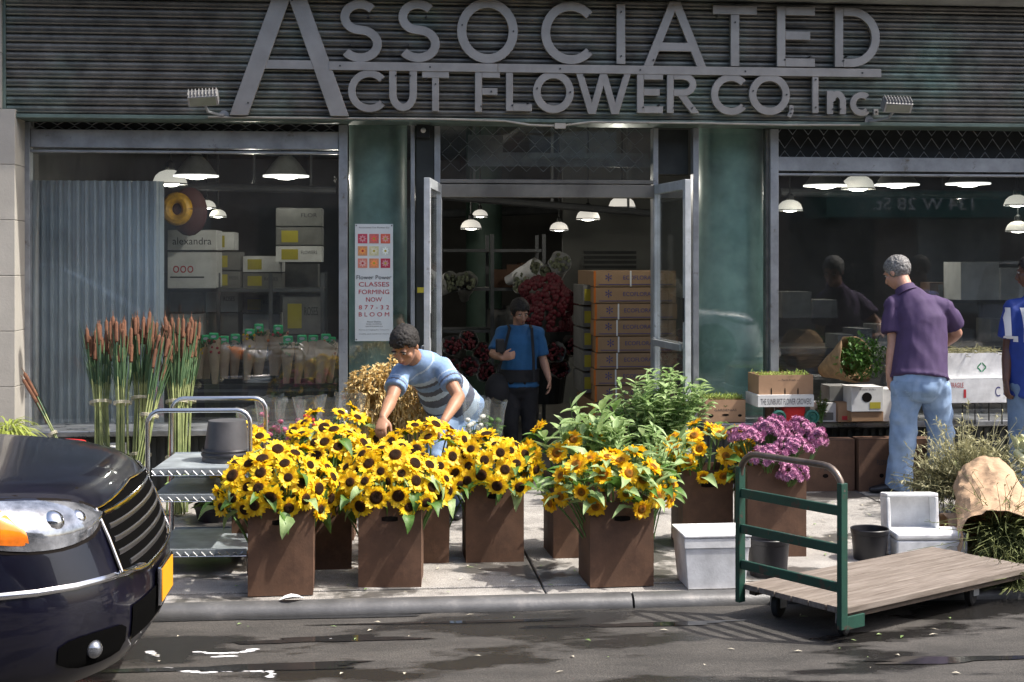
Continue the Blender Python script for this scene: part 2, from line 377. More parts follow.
mb = MB(); mb.box(-4.2, XR+.3, FY-.32, FY+.4, FZ1+.005, FZ1+.13); mb.build('shade_ledge', M('ledge_paint', (.26, .27, .26), .7, 0, .2, 3, .2, 40), shop, bevel=.01)  # real ledge; its unseen overhang is added to keep the front in shade
mb = MB(); mb.box(-4.2, XR+.3, FY, YB+.3, FZ1+.132, 5.6); mb.build('upper_wall', stonem, shop)
mb = MB(); mb.box(FX1+.002, XR+.3, FY-.05, 10.74, 0, FZ1+.003); mb.build('end_pier', stonem, shop)
mb = MB(); mb.box(XL-.16, XR, 10.72, 11.0, FZ0+.1, FZ1); mb.build('header_wall', darkm, shop)
# conduit under the fascia
mb = MB(); pts = [atY(a_, b_, FY-.04) for a_, b_ in ((208, 117), (300, 118), (440, 119), (505, 121), (530, 125), (560, 126), (590, 122), (700, 123), (790, 125), (860, 125))]
mb.tube(pts, .008, 8); mb.box(pts[5].x-.04, pts[5].x+.04, FY-.06, FY-.02, pts[5].z-.02, pts[5].z+.02); mb.build('cable', M('cable_pale', (.32, .30, .26), .6), shop, smooth=True)
# sills and bulkheads
LX0 = X(20); DL, DR = X(414), X(697); BX1 = FX1
sillm = M('sill_metal', (.28, .29, .30), .35, .7, .3, 6, .2, 60, rvar=.15); bulkm = M('bulkhead_paint', (.045, .05, .05), .5, .2, .3, 4, .2, 40)
for (a_, b_) in ((LX0, DL), (DR, BX1)):
    mb = MB(); mb.box(a_, b_, 10.20, GY+.1, .43, .475); mb.build('sill', sillm, shop, bevel=.008)
    mb = MB(); mb.box(a_, b_, 10.36, GY+.1, .0, .428)
    x = a_+.03
    while x < b_-.03: mb.box(x, x+.03, 10.345, 10.3595, .03, .40); x += .06
    mb.build('bulkhead', bulkm, shop)
# pillars behind the glass corners
for (p0, p1) in ((349, 407), (698, 762)):
    xa, xb = X(p0, 10.95), X(p1, 10.95); c = (xa+xb)/2; rr = (xb-xa)/2
    mb = MB(); mb.lathe([(rr, 0), (rr, 3.3)], (c, 10.95, 0), 40); mb.build('pillar', greenp, shop, smooth=True)
mb = MB(); mb.lathe([(.22, 0), (.22, 3.35)], (X(484, 17.), 17., 0), 32); mb.build('pillar', M('inner_pillar', (.05, .09, .07), .6, 0, .2, 3, .1, 30), shop, smooth=True)
# window frames
def vbar(mb, px, w, z0, z1, Y=GY, d=.07): x = X(px, Y); mb.box(x-w/2, x+w/2, Y-d, Y+.02, z0, z1)
TOP = FZ0-.035
def window(p0, p1, zh0, zh1, label, grz):
    wl = MB(); x0, x1 = X(p0), X(p1); wl.box(x0+.03, x1-.03, GY-.004, GY+.004, .47, zh0); g = wl.build('window', glass, shop); g['label'] = label
    mb = MB(); mb.box(x0-.035, x0+.03, GY-.08, GY+.03, .476, TOP); mb.box(x1-.03, x1+.035, GY-.08, GY+.03, .476, TOP); mb.box(x0+.031, x1-.031, GY-.06, GY+.03, zh0, zh1); mb.box(x0+.031, x1-.031, GY-.07, GY-.0, zh0-.035, zh0-.018)
    mb.build('frame', aludull, g, bevel=.004)
    mb = MB(); mb.box(x0-.06, x0-.036, GY-.05, GY+.03, .476, TOP); mb.build('edge_strip', fascm, g)
    mb = MB(); x = x0+.03; h_ = TOP-grz; rows = max(1, round(h_/.085)); ph = h_/rows; st = .062
    for r_ in range(rows+1):
        z = grz+r_*ph; pts = []; k = 0; xx = x
        while xx < x1-.03: pts.append((xx, GY-.03, z+(ph*.42 if (k+r_) % 2 else -ph*.42)*(1 if 0 < r_ < rows else .9))); xx += st; k += 1
        mb.tube(pts, .0045, 4, cap=False)
    mb.build('security_grille', aludull, g)
    mb = MB(); mb.box(x0+.03, x1-.03, GY+.06, GY+.075, zh1, TOP+.05); mb.build('shutter_recess', darkm, g)
    return g
window(28, 343, Z(180, 149), Z(180, 131), 'large left display window glass', Z(180, 131)+.01)
window(772, 1160, Z(880, 172), Z(880, 158), 'large right display window glass', Z(880, 158)+.01)
# glass corner panels and mullions beside the pillars
mb = MB(); mb.box(X(348)+.01, X(411), GY-.003, GY+.003, .476, TOP); mb.build('corner_glass', glass, shop)
mb = MB(); mb.box(X(697), X(767), GY-.003, GY+.003, .476, TOP); mb.build('corner_glass', glass, shop)
for px_, w_ in ((412.5, .03), (694, .045)): mb = MB(); vbar(mb, px_, w_, 0, TOP); mb.build('mullion', aludull, shop, bevel=.003)
jm = M('jamb_dark', (.03, .034, .032), .45, .3, .3, 4, .1, 40)
mb = MB(); mb.box(X(415.5), X(434), GY-.04, GY+.2, 0, TOP); mb.build('door_jamb', jm, shop, bevel=.004)
mb = MB(); mb.box(X(657), X(690), GY+.05, GY+.25, 2.35, TOP); mb.build('door_jamb', jm, shop, bevel=.004)
for a_, b_ in ((434, 440), (652, 657)): mb = MB(); mb.box(X(a_), X(b_), GY-.05, GY+.06, 0, TOP); mb.build('door_frame', aludull, shop, bevel=.003)
tr = MB(); z0, z1 = Z(545, 180), Z(545, 127); tr.box(X(440), X(652), GY-.003, GY+.003, z0, z1); tr = tr.build('transom_window', glass, shop)
mb = MB(); mb.box(X(436), X(656), GY-.07, GY+.04, Z(545, 198), Z(545, 185)); mb.box(X(440), X(652), GY-.05, GY+.03, Z(545, 184), Z(545, 180)); mb.build('header_bar', M('header_bar_metal', (.17, .16, .14), .5, .6, .25, 4, .2, 60), tr, bevel=.004)
mb = MB()
for r_ in range(5):
    z = z0+.10+r_*.07; pts = []; xx = X(440)+.02; k = 0
    while xx < X(652): pts.append((xx, GY+.10, z+(.03 if (k+r_) % 2 else -.03))); xx += .065; k += 1
    mb.tube(pts, .0035, 4, cap=False)
mb.build('security_grille', aludull, tr)
mb = MB(); mb.box(X(468, 10.8), X(503, 10.8), 10.79, 10.8, Z(480, 152, 10.8), Z(480, 135, 10.8)); mb.box(X(468, 10.8), X(655, 10.8), 10.81, 10.83, Z(480, 166, 10.8), Z(480, 152, 10.8)); mb.box(X(560, 10.8), X(585, 10.8), 10.79, 10.8, Z(480, 158, 10.8), Z(480, 135, 10.8)); mb.build('reflection_panel', M('reflection_grey', (.16, .17, .17), .6, .2, .25, 9), tr)  # grey rectangles standing in for light reflections in the transom glass
al = MB(); c = atY(423, 131, GY-.05); al.box(c.x-.05, c.x+.05, c.y-.05, c.y-.005, c.z-.055, c.z+.055); al = al.build('alarm_box', darkm, shop, bevel=.006)
mb = MB(); mb.ell((c.x, c.y-.055, c.z), (.02, .02, .02)); mb.build('alarm_lamp', whitec, al, smooth=True)
# open glass doors
def door(hx, fx, fy, lab, pb=True):
    h = V((hx, GY-.02, 0)); f = V((fx, fy, 0)); d = (f-h).normalized(); L = (f-h).length; nrm = V((-d.y, d.x, 0))
    T = Matrix(((d.x, nrm.x, 0, h.x), (d.y, nrm.y, 0, h.y), (0, 0, 1, 0), (0, 0, 0, 1))); z1 = Z(545, 185)
    mb = MB()
    for (a_, b_) in ((0, .055), (L-.055, L)): mb.box(a_, b_, -.022, .022, .02, z1, T)
    mb.box(.056, L-.056, -.022, .022, z1-.07, z1, T); mb.box(.056, L-.056, -.022, .022, .02, .24, T)
    dr = mb.build('door', alulight, shop, bevel=.003); dr['label'] = lab
    mb = MB(); mb.box(.056, L-.056, -.004, .004, .241, z1-.071, T); mb.build('door_glass', doorglass, dr)
    mb = MB(); mb.box(.056, L-.056, -.05, -.028, 1.04, 1.09, T); mb.box(.056, .09, -.04, -.0225, 1.03, 1.10, T); mb.build('push_bar', aludull, dr, bevel=.004)
    mb = MB(); mb.box(L-.045, L-.015, -.03, -.0225, 1.25, 1.42, T); mb.box(L-.0445, L-.0155, .0225, .03, 1.15, 1.32, T); mb.build('lock', darkm, dr)
door(X(439), X(427, 9.72), 9.72, 'left glass door leaf swung open outward')
door(X(655), X(688, 9.74), 9.74, 'right glass door leaf swung open outward')
# ---- neighbouring wall on the left
nb = thing('neighbouring_building', 'pale beige stone wall of the next building at the left edge', 'building', (-4.5, 10.3, 0))
xw = X(15, 10.24); mb = MB()
for i in range(9): mb.box(-9, xw-(.0 if i < 7 else .095), 10.24, 10.7, i*.395, i*.395+.392)
mb.build('wall', M('beige_stone', (.40, .375, .33), .85, 0, .10, 2, .4, 60), nb, bevel=.004)
mb = MB(); mb.box(-9, xw-.01, 10.25, 10.69, .0, 2.70); mb.build('mortar', M('mortar', (.35, .33, .29), .9), nb)
mb = MB(); mb.box(-9, -4.21, 10.2, 10.7, 3.61, 5.6); mb.build('upper_wall', stonem, nb)
mb = MB(); mb.box(X(17), X(23.5), GY-.1, GY+.3, 0, 2.72); mb.build('edge_pier', fascm, shop)

# ================================================================ SIGN LETTERS
LY = FY-.075
signm = M('sign_letter_metal', (.30, .285, .265), .42, .6, .12, 5, .1, 90)
screwm = M('screw_head', (.06, .06, .06), .4, .8, 0, 5, 0)
sign = thing('shop_sign', 'large grey metal letters spelling the shop name across the ribbed fascia', 'sign', (atY(555, 68, LY).x, LY, atY(555, 68, LY).z))
cnt = [0]
def strip(mb, pts, t, y0, depth=.035, close=False):
    cnt[0] += 1; y0 = y0-.0006*(cnt[0] % 7); N = len(pts); Lf, Rt = [], []
    cut = N == 2 and abs(pts[1][1]-pts[0][1]) > .12 and abs(pts[1][0]-pts[0][0]) > .01
    for i, p in enumerate(pts):
        p = V((p[0], p[1]))
        a_ = V(pts[(i-1) % N] if close or i > 0 else pts[i]); b_ = V(pts[(i+1) % N] if close or i < N-1 else pts[i])
        d1 = (p-a_) if (p-a_).length > 1e-9 else (b_-p); d2 = (b_-p) if (b_-p).length > 1e-9 else (p-a_)
        d1.normalize(); d2.normalize(); n1 = V((-d1.y, d1.x)); n2 = V((-d2.y, d2.x)); nn = (n1+n2).normalized(); k = t/2/max(.4, nn.dot(n1))
        e1, e2 = p+nn*k, p-nn*k
        if cut: e1 = e1+d1*((p.y-e1.y)/d1.y); e2 = e2+d1*((p.y-e2.y)/d1.y)
        Lf.append(e1); Rt.append(e2)
    b0 = len(mb.v)
    for y in (y0, y0+depth):
        for q in Lf: mb.v.append(V((q.x, y, q.y)))
        for q in Rt: mb.v.append(V((q.x, y, q.y)))
    for i in range(N if close else N-1):
        j = (i+1) % N
        mb.face(b0+i, b0+j, b0+N+j, b0+N+i); mb.face(b0+2*N+i, b0+3*N+i, b0+3*N+j, b0+2*N+j)
        mb.face(b0+i, b0+2*N+i, b0+2*N+j, b0+j); mb.face(b0+N+i, b0+N+j, b0+3*N+j, b0+3*N+i)
    if not close:
        for i in (0, N-1): mb.face(b0+i, b0+N+i, b0+3*N+i, b0+2*N+i)
def arc(cx, cz, rx, rz, a0, a1, n=22): return [(cx+rx*math.cos(R(a0+(a1-a0)*k/n)), cz+rz*math.sin(R(a0+(a1-a0)*k/n))) for k in range(n+1)]
def letter(ch, px0, px1, py0, py1, tpx):
    A = atY(px0, py1, LY); B = atY(px1, py0, LY); x0, z0, w, h = A.x, A.z, B.x-A.x, B.z-A.z; t = tpx*10.25/1400
    mb = MB(); S = []; P = lambda a_, b_: (x0+a_*w, z0+b_*h); tw, th = t/w/2, t/h/2
    if ch == 'A': S = [[P(tw, 0), P(.5-tw*.15, 1)], [P(1-tw, 0), P(.5+tw*.15, 1)], [P(.24, .30), P(.76, .30)]]
    elif ch == 'B1': S = [[P(.075, 0), P(.47, 1)], [P(.925, 0), P(.53, 1)]]
    elif ch == 'O': S = [('c', arc(x0+w/2, z0+h/2, w/2-t/2, h/2-t/2, 0, 348.75, 31))]
    elif ch == 'C': S = [arc(x0+w*.56, z0+h/2, w*.56-t/2, h/2-t/2, 42, 318, 26)]
    elif ch == 'c': S = [arc(x0+w*.56, z0+h/2, w*.56-t/2, h/2-t/2, 48, 312, 20)]
    elif ch == 'S':
        r1, r2 = (h-t)*.24, (h-t)*.26; S = [arc(x0+w/2, z0+h-t/2-r1, w*.45-t/2, r1, 38, 250, 18)+arc(x0+w/2, z0+t/2+r2, w*.5-t/2, r2, 70, -145, 18)]
    elif ch == 'I': S = [[P(.5, 0), P(.5, 1)]]
    elif ch == 'T': S = [[P(0, 1-th), P(1, 1-th)], [P(.5, 0), P(.5, 1-2*th)]]
    elif ch == 'E': S = [[P(tw, 0), P(tw, 1)], [P(2*tw, 1-th), P(1, 1-th)], [P(2*tw, .52), P(.88, .52)], [P(2*tw, th), P(1, th)]]
    elif ch == 'F': S = [[P(tw, 0), P(tw, 1)], [P(2*tw, 1-th), P(1, 1-th)], [P(2*tw, .5), P(.9, .5)]]
    elif ch == 'L': S = [[P(tw, 0), P(tw, 1)], [P(2*tw, th), P(1, th)]]
    elif ch == 'D': S = [[P(tw, 0), P(tw, 1)], [P(2*tw, 1-th), P(.36, 1-th)]+arc(x0+w*.36, z0+h/2, w*.64-t/2, h/2-t/2, 88, -88, 20)+[P(.36, th), P(2*tw, th)]]
    elif ch == 'U': S = [[P(tw, 1), P(tw, .42)]+arc(x0+w/2, z0+h*.42, w/2-t/2, h*.42-t/2, 180, 360, 16)[1:-1]+[P(1-tw, .42), P(1-tw, 1)]]
    elif ch == 'R': S = [[P(tw, 0), P(tw, 1)], [P(2*tw, 1-th), P(.5, 1-th)]+arc(x0+w*.5, z0+h*.71, w*.42-t/2, h*.29-t/2, 85, -85, 14)+[P(.5, .42+th), P(2*tw, .42+th)], [P(.48, .42), P(1-tw*1.1, 0)]]
    elif ch == 'W': S = [[P(tw*.9, 1), P(.29, 0)], [P(.29, 0), P(.5, .95)], [P(.5, .95), P(.71, 0)], [P(.71, 0), P(1-tw*.9, 1)]]
    elif ch == 'n': S = [[P(tw, 0), P(tw, 1)], [P(tw*2, .52)]+arc(x0+w*.54, z0+h*.52, w*.46-t/2, h*.48-t/2, 165, 0, 12)+[P(1-tw, 0)]]
    elif ch == ',': S = [[P(.5, 1), P(.5, .55)], [P(.62, .6), P(.15, 0)]]
    elif ch == '.': S = [[P(.5, 0), P(.5, 1)]]
    for s_ in S:
        if isinstance(s_, tuple): strip(mb, s_[1], t, LY, close=True)
        else: strip(mb, s_, t, LY)
    o = mb.build('letter', signm, sign, bevel=.0025, seg=1)
    q = MB(); pts = [s_[1][0] if isinstance(s_, tuple) else s_[0] for s_ in S][:1]+[(s_[1][15] if isinstance(s_, tuple) else s_[-1]) for s_ in S][-1:]
    cxm, czm = x0+w/2, z0+h/2
    for p_ in pts:
        p_ = V(p_); dd = V((cxm, czm))-p_; p_ = p_+dd.normalized()*min(t*.9, dd.length) if ch not in 'OCc' else p_
        q.tube([(p_.x, LY-.012, p_.y), (p_.x, LY+.08, p_.y)], .0065, 8)
    q.build('screw', screwm, o)
for a_ in (('B1', 229.6, 348.6, -14, 115, 17), ('S', 338, 382, 0, 62, 9), ('S', 396, 440, 0, 62, 9), ('O', 457, 518, -1, 63, 9.3), ('C', 541, 594, 2, 64, 9.3), ('I', 615, 627, 4, 64, 9),
          ('A', 644, 706, 2, 66, 9), ('T', 713, 757, 6, 66, 9), ('E', 777, 815, 7, 66.5, 8.8), ('D', 835, 880, 8, 67, 8.8),
          ('C', 348, 386, 70, 112, 7.4), ('U', 389, 417, 70, 111, 7.4), ('T', 422, 449, 71, 111, 7), ('F', 475, 500, 71, 112, 7), ('L', 506, 532, 71, 111, 7), ('O', 533, 574, 71, 113, 7.7), ('W', 576, 631, 72, 114, 7),
          ('E', 637, 663, 73, 113, 7), ('R', 667, 699, 73, 113, 7), ('C', 711, 747, 74, 115, 7.4), ('O', 749, 790, 74, 115, 7.7), (',', 788, 795, 105, 117, 4.5), ('I', 812, 819, 74, 113, 6.5), ('n', 827, 846, 91, 114, 6.5), ('c', 850, 871, 92, 116, 6.5), ('.', 873, 879, 109, 115, 5)):
    letter(*a_)
A1 = atY(255, 64, LY); A2 = atY(322, 66, LY); mb = MB(); cnt[0] = 3
mb.box(atY(262, 64, LY).x, atY(316, 64, LY).x, LY+.004, LY+.03, A1.z-.032, A1.z+.032); mb.build('crossbar', signm, sign, bevel=.002)
z_ = atY(600, 69.5, LY).z
mb = MB(); mb.box(atY(329, 66, LY).x, atY(498, 68, LY).x-.003, LY-.008, LY+.03, z_-.031, z_+.031); mb.box(atY(498, 68, LY).x, atY(881, 72, LY).x, LY-.008, LY+.03, z_-.031, z_+.031); mb.build('underline_bar', signm, sign, bevel=.002)
mb = MB()
for px in (340, 430, 560, 640, 745, 862): q = atY(px, 70, LY); mb.tube([(q.x, LY-.013, z_), (q.x, LY+.1, z_)], .007, 8)
mb.build('bolt', screwm, sign)

# floodlights
def flood(px, py, rz, label, flip=1):
    c = atY(px, py, FY-.28); T = thing('floodlight', label, 'floodlight', (c.x, c.y, c.z), group='floodlights over the fascia')
    M4 = Matrix.Rotation(rz, 4, 'Y') @ Matrix.Rotation(R(38), 4, 'X'); mb = MB()
    mb.box(-.105, .105, -.045, .045, -.05, .03, M4, tz=-.0)
    for k in range(9): mb.box(-.10+k*.024, -.094+k*.024, -.04, .04, .031, .05, M4)
    mb.build('housing', M('flood_cast', (.27, .27, .27), .45, .4, .1, 5), T, world=False, bevel=.006)
    mb = MB(); mb.box(-.09, .09, -.0475, -.0455, -.042, .022, M4); mb.build('lens', M('lens_glass', (.16, .17, .13), .12), T, world=False)
    mb = MB(); mb.tube([(0, .04, -.04), (.02*flip, .12, -.09), (.09*flip, .2, -.105), (.12*flip, .25, -.10)], .011, 8); mb.build('arm', aludull, T, world=False, smooth=True)
    mb = MB(); mb.lathe([(.035, 0), (.035, .02)], M4=Matrix.Translation((.12*flip, .27, -.10)) @ Matrix.Rotation(PI/2, 4, 'X'), n=12); mb.build('mount', aludull, T, world=False)
flood(203, 97, R(-4), 'small grey floodlight bracketed below the fascia, left of the big letter A')
flood(897, 104, R(2), 'small grey floodlight bracketed on the fascia beside the last sign letters', -1)
import time; _t0=time.time()
# ================================================================ PEOPLE
from mathutils import noise as MN
def solid(name, mb, mats, parent, vox=.007, sm=6, wr=0., wsc=9., stretch=V((1, 1, 1)), seed=0):
    W = wm(parent).inverted(); mb.v = [W @ V(p) for p in mb.v]; me = mb.mesh(name, mats, True); o = link(name, me, parent)
    r_ = o.modifiers.new('r', 'REMESH'); r_.mode = 'VOXEL'; r_.voxel_size = vox; r_.use_smooth_shade = True
    s_ = o.modifiers.new('s', 'SMOOTH'); s_.factor = .5; s_.iterations = sm; bake(o)
    if not o.data.materials: 
        for m in (mats if isinstance(mats, (list, tuple)) else [mats]): o.data.materials.append(m)
    if wr:
        NN_ = [v.normal.copy() for v in o.data.vertices]
        for v, vn in zip(o.data.vertices, NN_):
            q = V((v.co.x*stretch.x, v.co.y*stretch.y, v.co.z*stretch.z))*wsc+V((seed, 0, 0))
            f = 1-abs(MN.noise(q))*2.2; v.co += vn*wr*(f*.8+MN.noise(q*2.3)*.7)
    return o
def hand(mb, wrist, d, pn, th, s=1., curl=.5, spread=.12):
    """d: direction wrist->fingers, pn: palm normal, th: side the thumb is on"""
    d = V(d).normalized(); pn = (V(pn)-d*V(pn).dot(d)).normalized(); sd = d.cross(pn).normalized()
    if sd.dot(V(th)) < 0: sd = -sd
    w = V(wrist); mb.tube([w, w+d*.03*s, w+d*.07*s, w+d*.088*s], [(.024*s, .019*s), (.034*s, .018*s), (.040*s, .016*s), (.038*s, .014*s)], 10, side=sd, rnd=True)
    for k, (off, L, a0) in enumerate(((.030, .070, .9), (.010, .078, 1.), (-.010, .073, 1.05), (-.029, .058, 1.15))):
        b_ = w+d*.080*s+sd*off*s; dd = (d+sd*off*spread*30*.1).normalized(); pts = [b_-dd*.02*s, b_]; ang = curl*a0*.5; cur = b_
        for j, f in enumerate((.42, .32, .26)):
            q = (dd*math.cos(ang)+pn*math.sin(ang)); cur = cur+q*L*f*s; pts.append(cur); ang += curl*a0*.75
        mb.tube(pts, [.0098*s, .0098*s, .0090*s, .0084*s, .0074*s], 8, rnd=True)
    b_ = w+d*.028*s+sd*.026*s; q = (d*.62+sd*.70+pn*.30).normalized(); q2 = (d*.9+sd*.2+pn*.45).normalized(); mb.tube([b_-q*.015*s, b_+q*.03*s, b_+q*.032*s+q2*.030*s, b_+q*.032*s+q2*.052*s], [.0135*s, .0118*s, .0105*s, .0085*s], 8, rnd=True)
def headprims(mb, c, f, u, s=1.):
    f = V(f).normalized(); u = (V(u)-f*V(u).dot(f)).normalized(); r_ = f.cross(u); M3 = Matrix((r_, f, u)).transposed(); P = lambda a, b, c_: c+M3 @ V((a*s, b*s, c_*s))
    E = lambda p, rad: mb.ell(p, tuple(x*s for x in rad), M3, 18, 12)
    E(P(0, -.012, .028), (.075, .092, .088)); E(P(0, .022, -.03), (.060, .068, .072)); E(P(0, .048, -.078), (.034, .034, .028)); E(P(0, .035, -.06), (.05, .045, .04))
    mb.tube([P(0, .080, .012), P(0, .096, -.012), P(0, .104, -.030), P(0, .092, -.038)], [.010*s, .012*s, .0165*s, .014*s], 10, rnd=True)
    for q in (-1, 1):
        E(P(q*.030, .074, .025), (.024, .014, .009)); E(P(q*.042, .055, -.022), (.022, .022, .022)); E(P(q*.077, -.008, -.005), (.009, .018, .030)); E(P(q*.012, .094, -.034), (.009, .010, .008))
    E(P(0, .085, -.054), (.022, .011, .006)); E(P(0, .082, -.065), (.019, .012, .007)); return P, M3
def facekids(T, P, M3, s, skin_d, browm):
    W = wm(T).inverted(); Wr = W.to_3x3() @ M3
    for q in (-1, 1):
        mb = MB(); mb.ell(W @ P(q*.030, .076, .007), (.013*s, .007*s, .0065*s), Wr, 12, 8); e = mb.build('eye', eyew, T, world=False, smooth=True)
        mb = MB(); mb.ell(W @ P(q*.030, .0815, .007), (.0058*s, .003*s, .006*s), Wr, 10, 6); mb.build('iris', ink, e, world=False, smooth=True)
        mb = MB(); mb.ell(W @ P(q*.031, .0845, .027), (.020*s, .006*s, .0042*s), Wr, 12, 6); mb.build('eyebrow', browm, T, world=False, smooth=True)
    mb = MB(); mb.ell(W @ P(0, .0905, -.0585), (.021*s, .008*s, .0055*s), Wr, 14, 8); mb.build('lips', skin_d, T, world=False, smooth=True)
eyew = M('eye_white', (.6, .58, .55), .3, 0, 0, 5, 0)
def hair(T, P, M3, s, mat_, seed=0, low=-.03, n_=2000, rad=.020, puff=1.0, frontz=.06):
    rnd = random.Random(seed); mb = MB()
    mb.ell(P(0, -.016, .034), (.079*s*puff, .093*s*puff, .088*s*puff), M3, 20, 14)
    # keep only the scalp: clumps hide the edge
    keep = MB(); 
    for k in range(n_):
        d = V((rnd.gauss(0, 1), rnd.gauss(0, 1), rnd.gauss(0, 1))).normalized(); a, b, c_ = d.x*.080*puff, -.016+d.y*.096*puff, .034+d.z*.090*puff
        lim = low if b < .0 else low+(frontz-low)*min(1, (b/.06))
        if abs(a) < .055 and b > .03: lim = max(lim, frontz)
        if c_ < lim: continue
        q = rad*.56*rnd.uniform(.5, 1.15)*s; keep.ell(P(a, b, c_), (q, q, q*.7), M3 @ Matrix.Rotation(rnd.uniform(0, 3), 3, 'Y'), 6, 4)
    return solid('hair', keep, mat_, T, .0045, 0, .0016, 110)
def limb(mb, pts, rs, n=12, flat=1., side=None, rnd=True): mb.tube(pts, rs, n, flat=flat, side=side, rnd=rnd)
def bodymesh(T, J, s, skin, curlL=.6, curlR=.6, handsdir=None, headonly=False):
    mb = MB(); sh = (J['sr']-J['sl']).normalized(); sp = [J['pel'], J['pel'].lerp(J['ch'], .5), J['ch'], J['ch'].lerp(J['nk'], .6), J['nk']]
    mb.tube([J['pel']-(J['ch']-J['pel']).normalized()*.06*s]+sp, [(.13*s, .10*s), (.145*s, .105*s), (.13*s, .095*s), (.145*s, .10*s), (.10*s, .075*s), (.056*s, .055*s)], 18, side=sh, rnd=True)
    mb.tube([J['nk']-(J['hd']-J['nk']).normalized()*.03, J['hd']-J['u']*.045*s-J['f']*.02*s], [.058*s, .054*s], 14, rnd=True)
    P, M3 = headprims(mb, J['hd'], J['f'], J['u'], s)
    for a in 'lr':
        S_, E_, W_ = J['s'+a], J['e'+a], J['w'+a]; limb(mb, [J['ch'].lerp(J['nk'], .5).lerp(S_, .5), S_], [.055*s, .056*s]); limb(mb, [S_, S_.lerp(E_, .4), E_], [.053*s, .049*s, .038*s]); limb(mb, [E_, E_.lerp(W_, .3), W_], [.040*s, .042*s, .026*s])
        hd_ = J.get('h'+a) or ((W_-E_).normalized(), V((0, 0, -1)), V((0, -1, 0)), .5); hand(mb, W_, hd_[0], hd_[1], hd_[2], s, hd_[3])
        H_, K_, A_ = J['p'+a], J['k'+a], J['a'+a]; limb(mb, [H_, H_.lerp(K_, .5), K_], [.082*s, .07*s, .05*s]); limb(mb, [K_, K_.lerp(A_, .35), A_], [.05*s, .054*s, .034*s])
    o = solid('body', mb, skin, T, .0062, 4); return o, P, M3
def shirt(T, J, s, mats, hem=.10, ex=.016, sl=.62, name='shirt', wr=.006, collar=False, slr=.066):
    mb = MB(); sh = (J['sr']-J['sl']).normalized(); ax = (J['ch']-J['pel']).normalized(); half = (J['sr']-J['sl']).length/2
    mb.tube([J['pel']-ax*hem, J['pel'], J['pel'].lerp(J['ch'], .5), J['ch'], J['ch'].lerp(J['nk'], .45), J['ch'].lerp(J['nk'], .8), J['nk']+(J['nk']-J['ch']).normalized()*.012],
            [(.172*s+ex, .122*s+ex), (.160*s+ex, .115*s+ex), (.148*s+ex, .112*s+ex), (half*.86+ex, .118*s+ex), (half*.84+ex*.6, .098*s+ex), (.095*s+ex*.5, .072*s+ex*.5), (.066*s, .064*s)], 22, side=sh)
    for a in 'lr':
        S_, E_ = J['s'+a], J['e'+a]; c_ = J['ch'].lerp(J['nk'], .72)
        mb.tube([c_, c_.lerp(S_, .5)-V((0, 0, .0)), S_+(S_-c_).normalized()*.0], [.062*s, .066*s, .064*s], 14, rnd=True)
        mb.tube([J['ch'].lerp(S_, .55), S_, S_.lerp(E_, .35), S_.lerp(E_, sl)], [.07*s, .064*s+ex*.2, slr*s, slr*1.06*s], 14)
    if collar: pass
    return solid(name, mb, mats, T, .0085, 5, wr, 7, V((1, 1, .55)), seed=len(name)+s*10)
def trousers(T, J, s, mats, ex=.014, wr=.008, r_=(.098, .074, .062), name='jeans', top=.0):
    mb = MB(); sh = (J['pr']-J['pl']).normalized(); ax = (J['ch']-J['pel']).normalized()
    mb.tube([J['pel']+ax*(.07+top), J['pel']+ax*.0, J['pel']-ax*.07], [(.150*s+ex, .108*s+ex), (.168*s+ex, .118*s+ex), (.160*s+ex, .115*s+ex)], 20, side=sh, rnd=True)
    for a in 'lr':
        H_, K_, A_ = J['p'+a], J['k'+a], J['a'+a]; mb.tube([H_, H_.lerp(K_, .5), K_, K_.lerp(A_, .5), A_+(A_-K_).normalized()*.035], [r_[0]*s, r_[0]*.9*s, r_[1]*s, r_[2]*1.02*s, r_[2]*1.08*s], 16)
    return solid(name, mb, mats, T, .009, 4, wr, 8, V((1, 1, .8)), seed=3)
def shoes(T, J, s, mat_, dirs, ground=0.):
    for a, d in zip('lr', dirs):
        d = V(d); d.z = 0; d.normalize(); A_ = V(J['a'+a]); A_.z = ground; mb = MB(); sd = d.cross(V((0, 0, 1)))
        mb.tube([A_-d*.06+V((0, 0, .045)), A_+V((0, 0, .05)), A_+d*.08+V((0, 0, .040)), A_+d*.16+V((0, 0, .030)), A_+d*.195+V((0, 0, .026))], [(.038*s, .042), (.042*s, .048), (.045*s, .036), (.044*s, .027), (.034*s, .022)], 14, side=sd, rnd=True); mb.tube([A_+V((0, 0, .06)), A_+V((0, 0, .1))], [.042*s, .04*s], 12)
        solid('shoe', mb, mat_, T, .008, 3)
def person(name, label, base): return thing('person', label, 'person', base, 0)
skin1 = M('warm_tan_skin', (.36, .185, .11), .5, 0, .1, 14, .1, 160); skin2 = M('light_tan_skin', (.40, .22, .15), .5, 0, .1, 14, .1, 160); skin3 = M('pale_pink_skin', (.50, .27, .19), .5, 0, .1, 14, .1, 160); skin4 = M('deep_brown_skin', (.10, .045, .028), .45, 0, .1, 14, .1, 160)
lipm = M('lips', (.28, .09, .07), .45, 0, 0, 5, 0); hairb = M('black_hair', (.010, .008, .007), .75, 0, .4, 60, .6, 160); hairg = M('grey_hair', (.17, .165, .16), .6, 0, .5, 70, .7, 160); 
def denim(name, c, c2): return M(name, c, .85, 0, 0, 5, .35, 240, c2=c2)
jean1 = denim('light_denim', (.17, .26, .42), (.30, .42, .60)); jean2 = denim('washed_denim', (.19, .29, .47), (.33, .46, .66)); jean4 = denim('mid_denim', (.10, .16, .26), (.18, .26, .38)); darkcl = M('black_cloth', (.012, .012, .015), .85, 0, .3, 8, .3, 100)
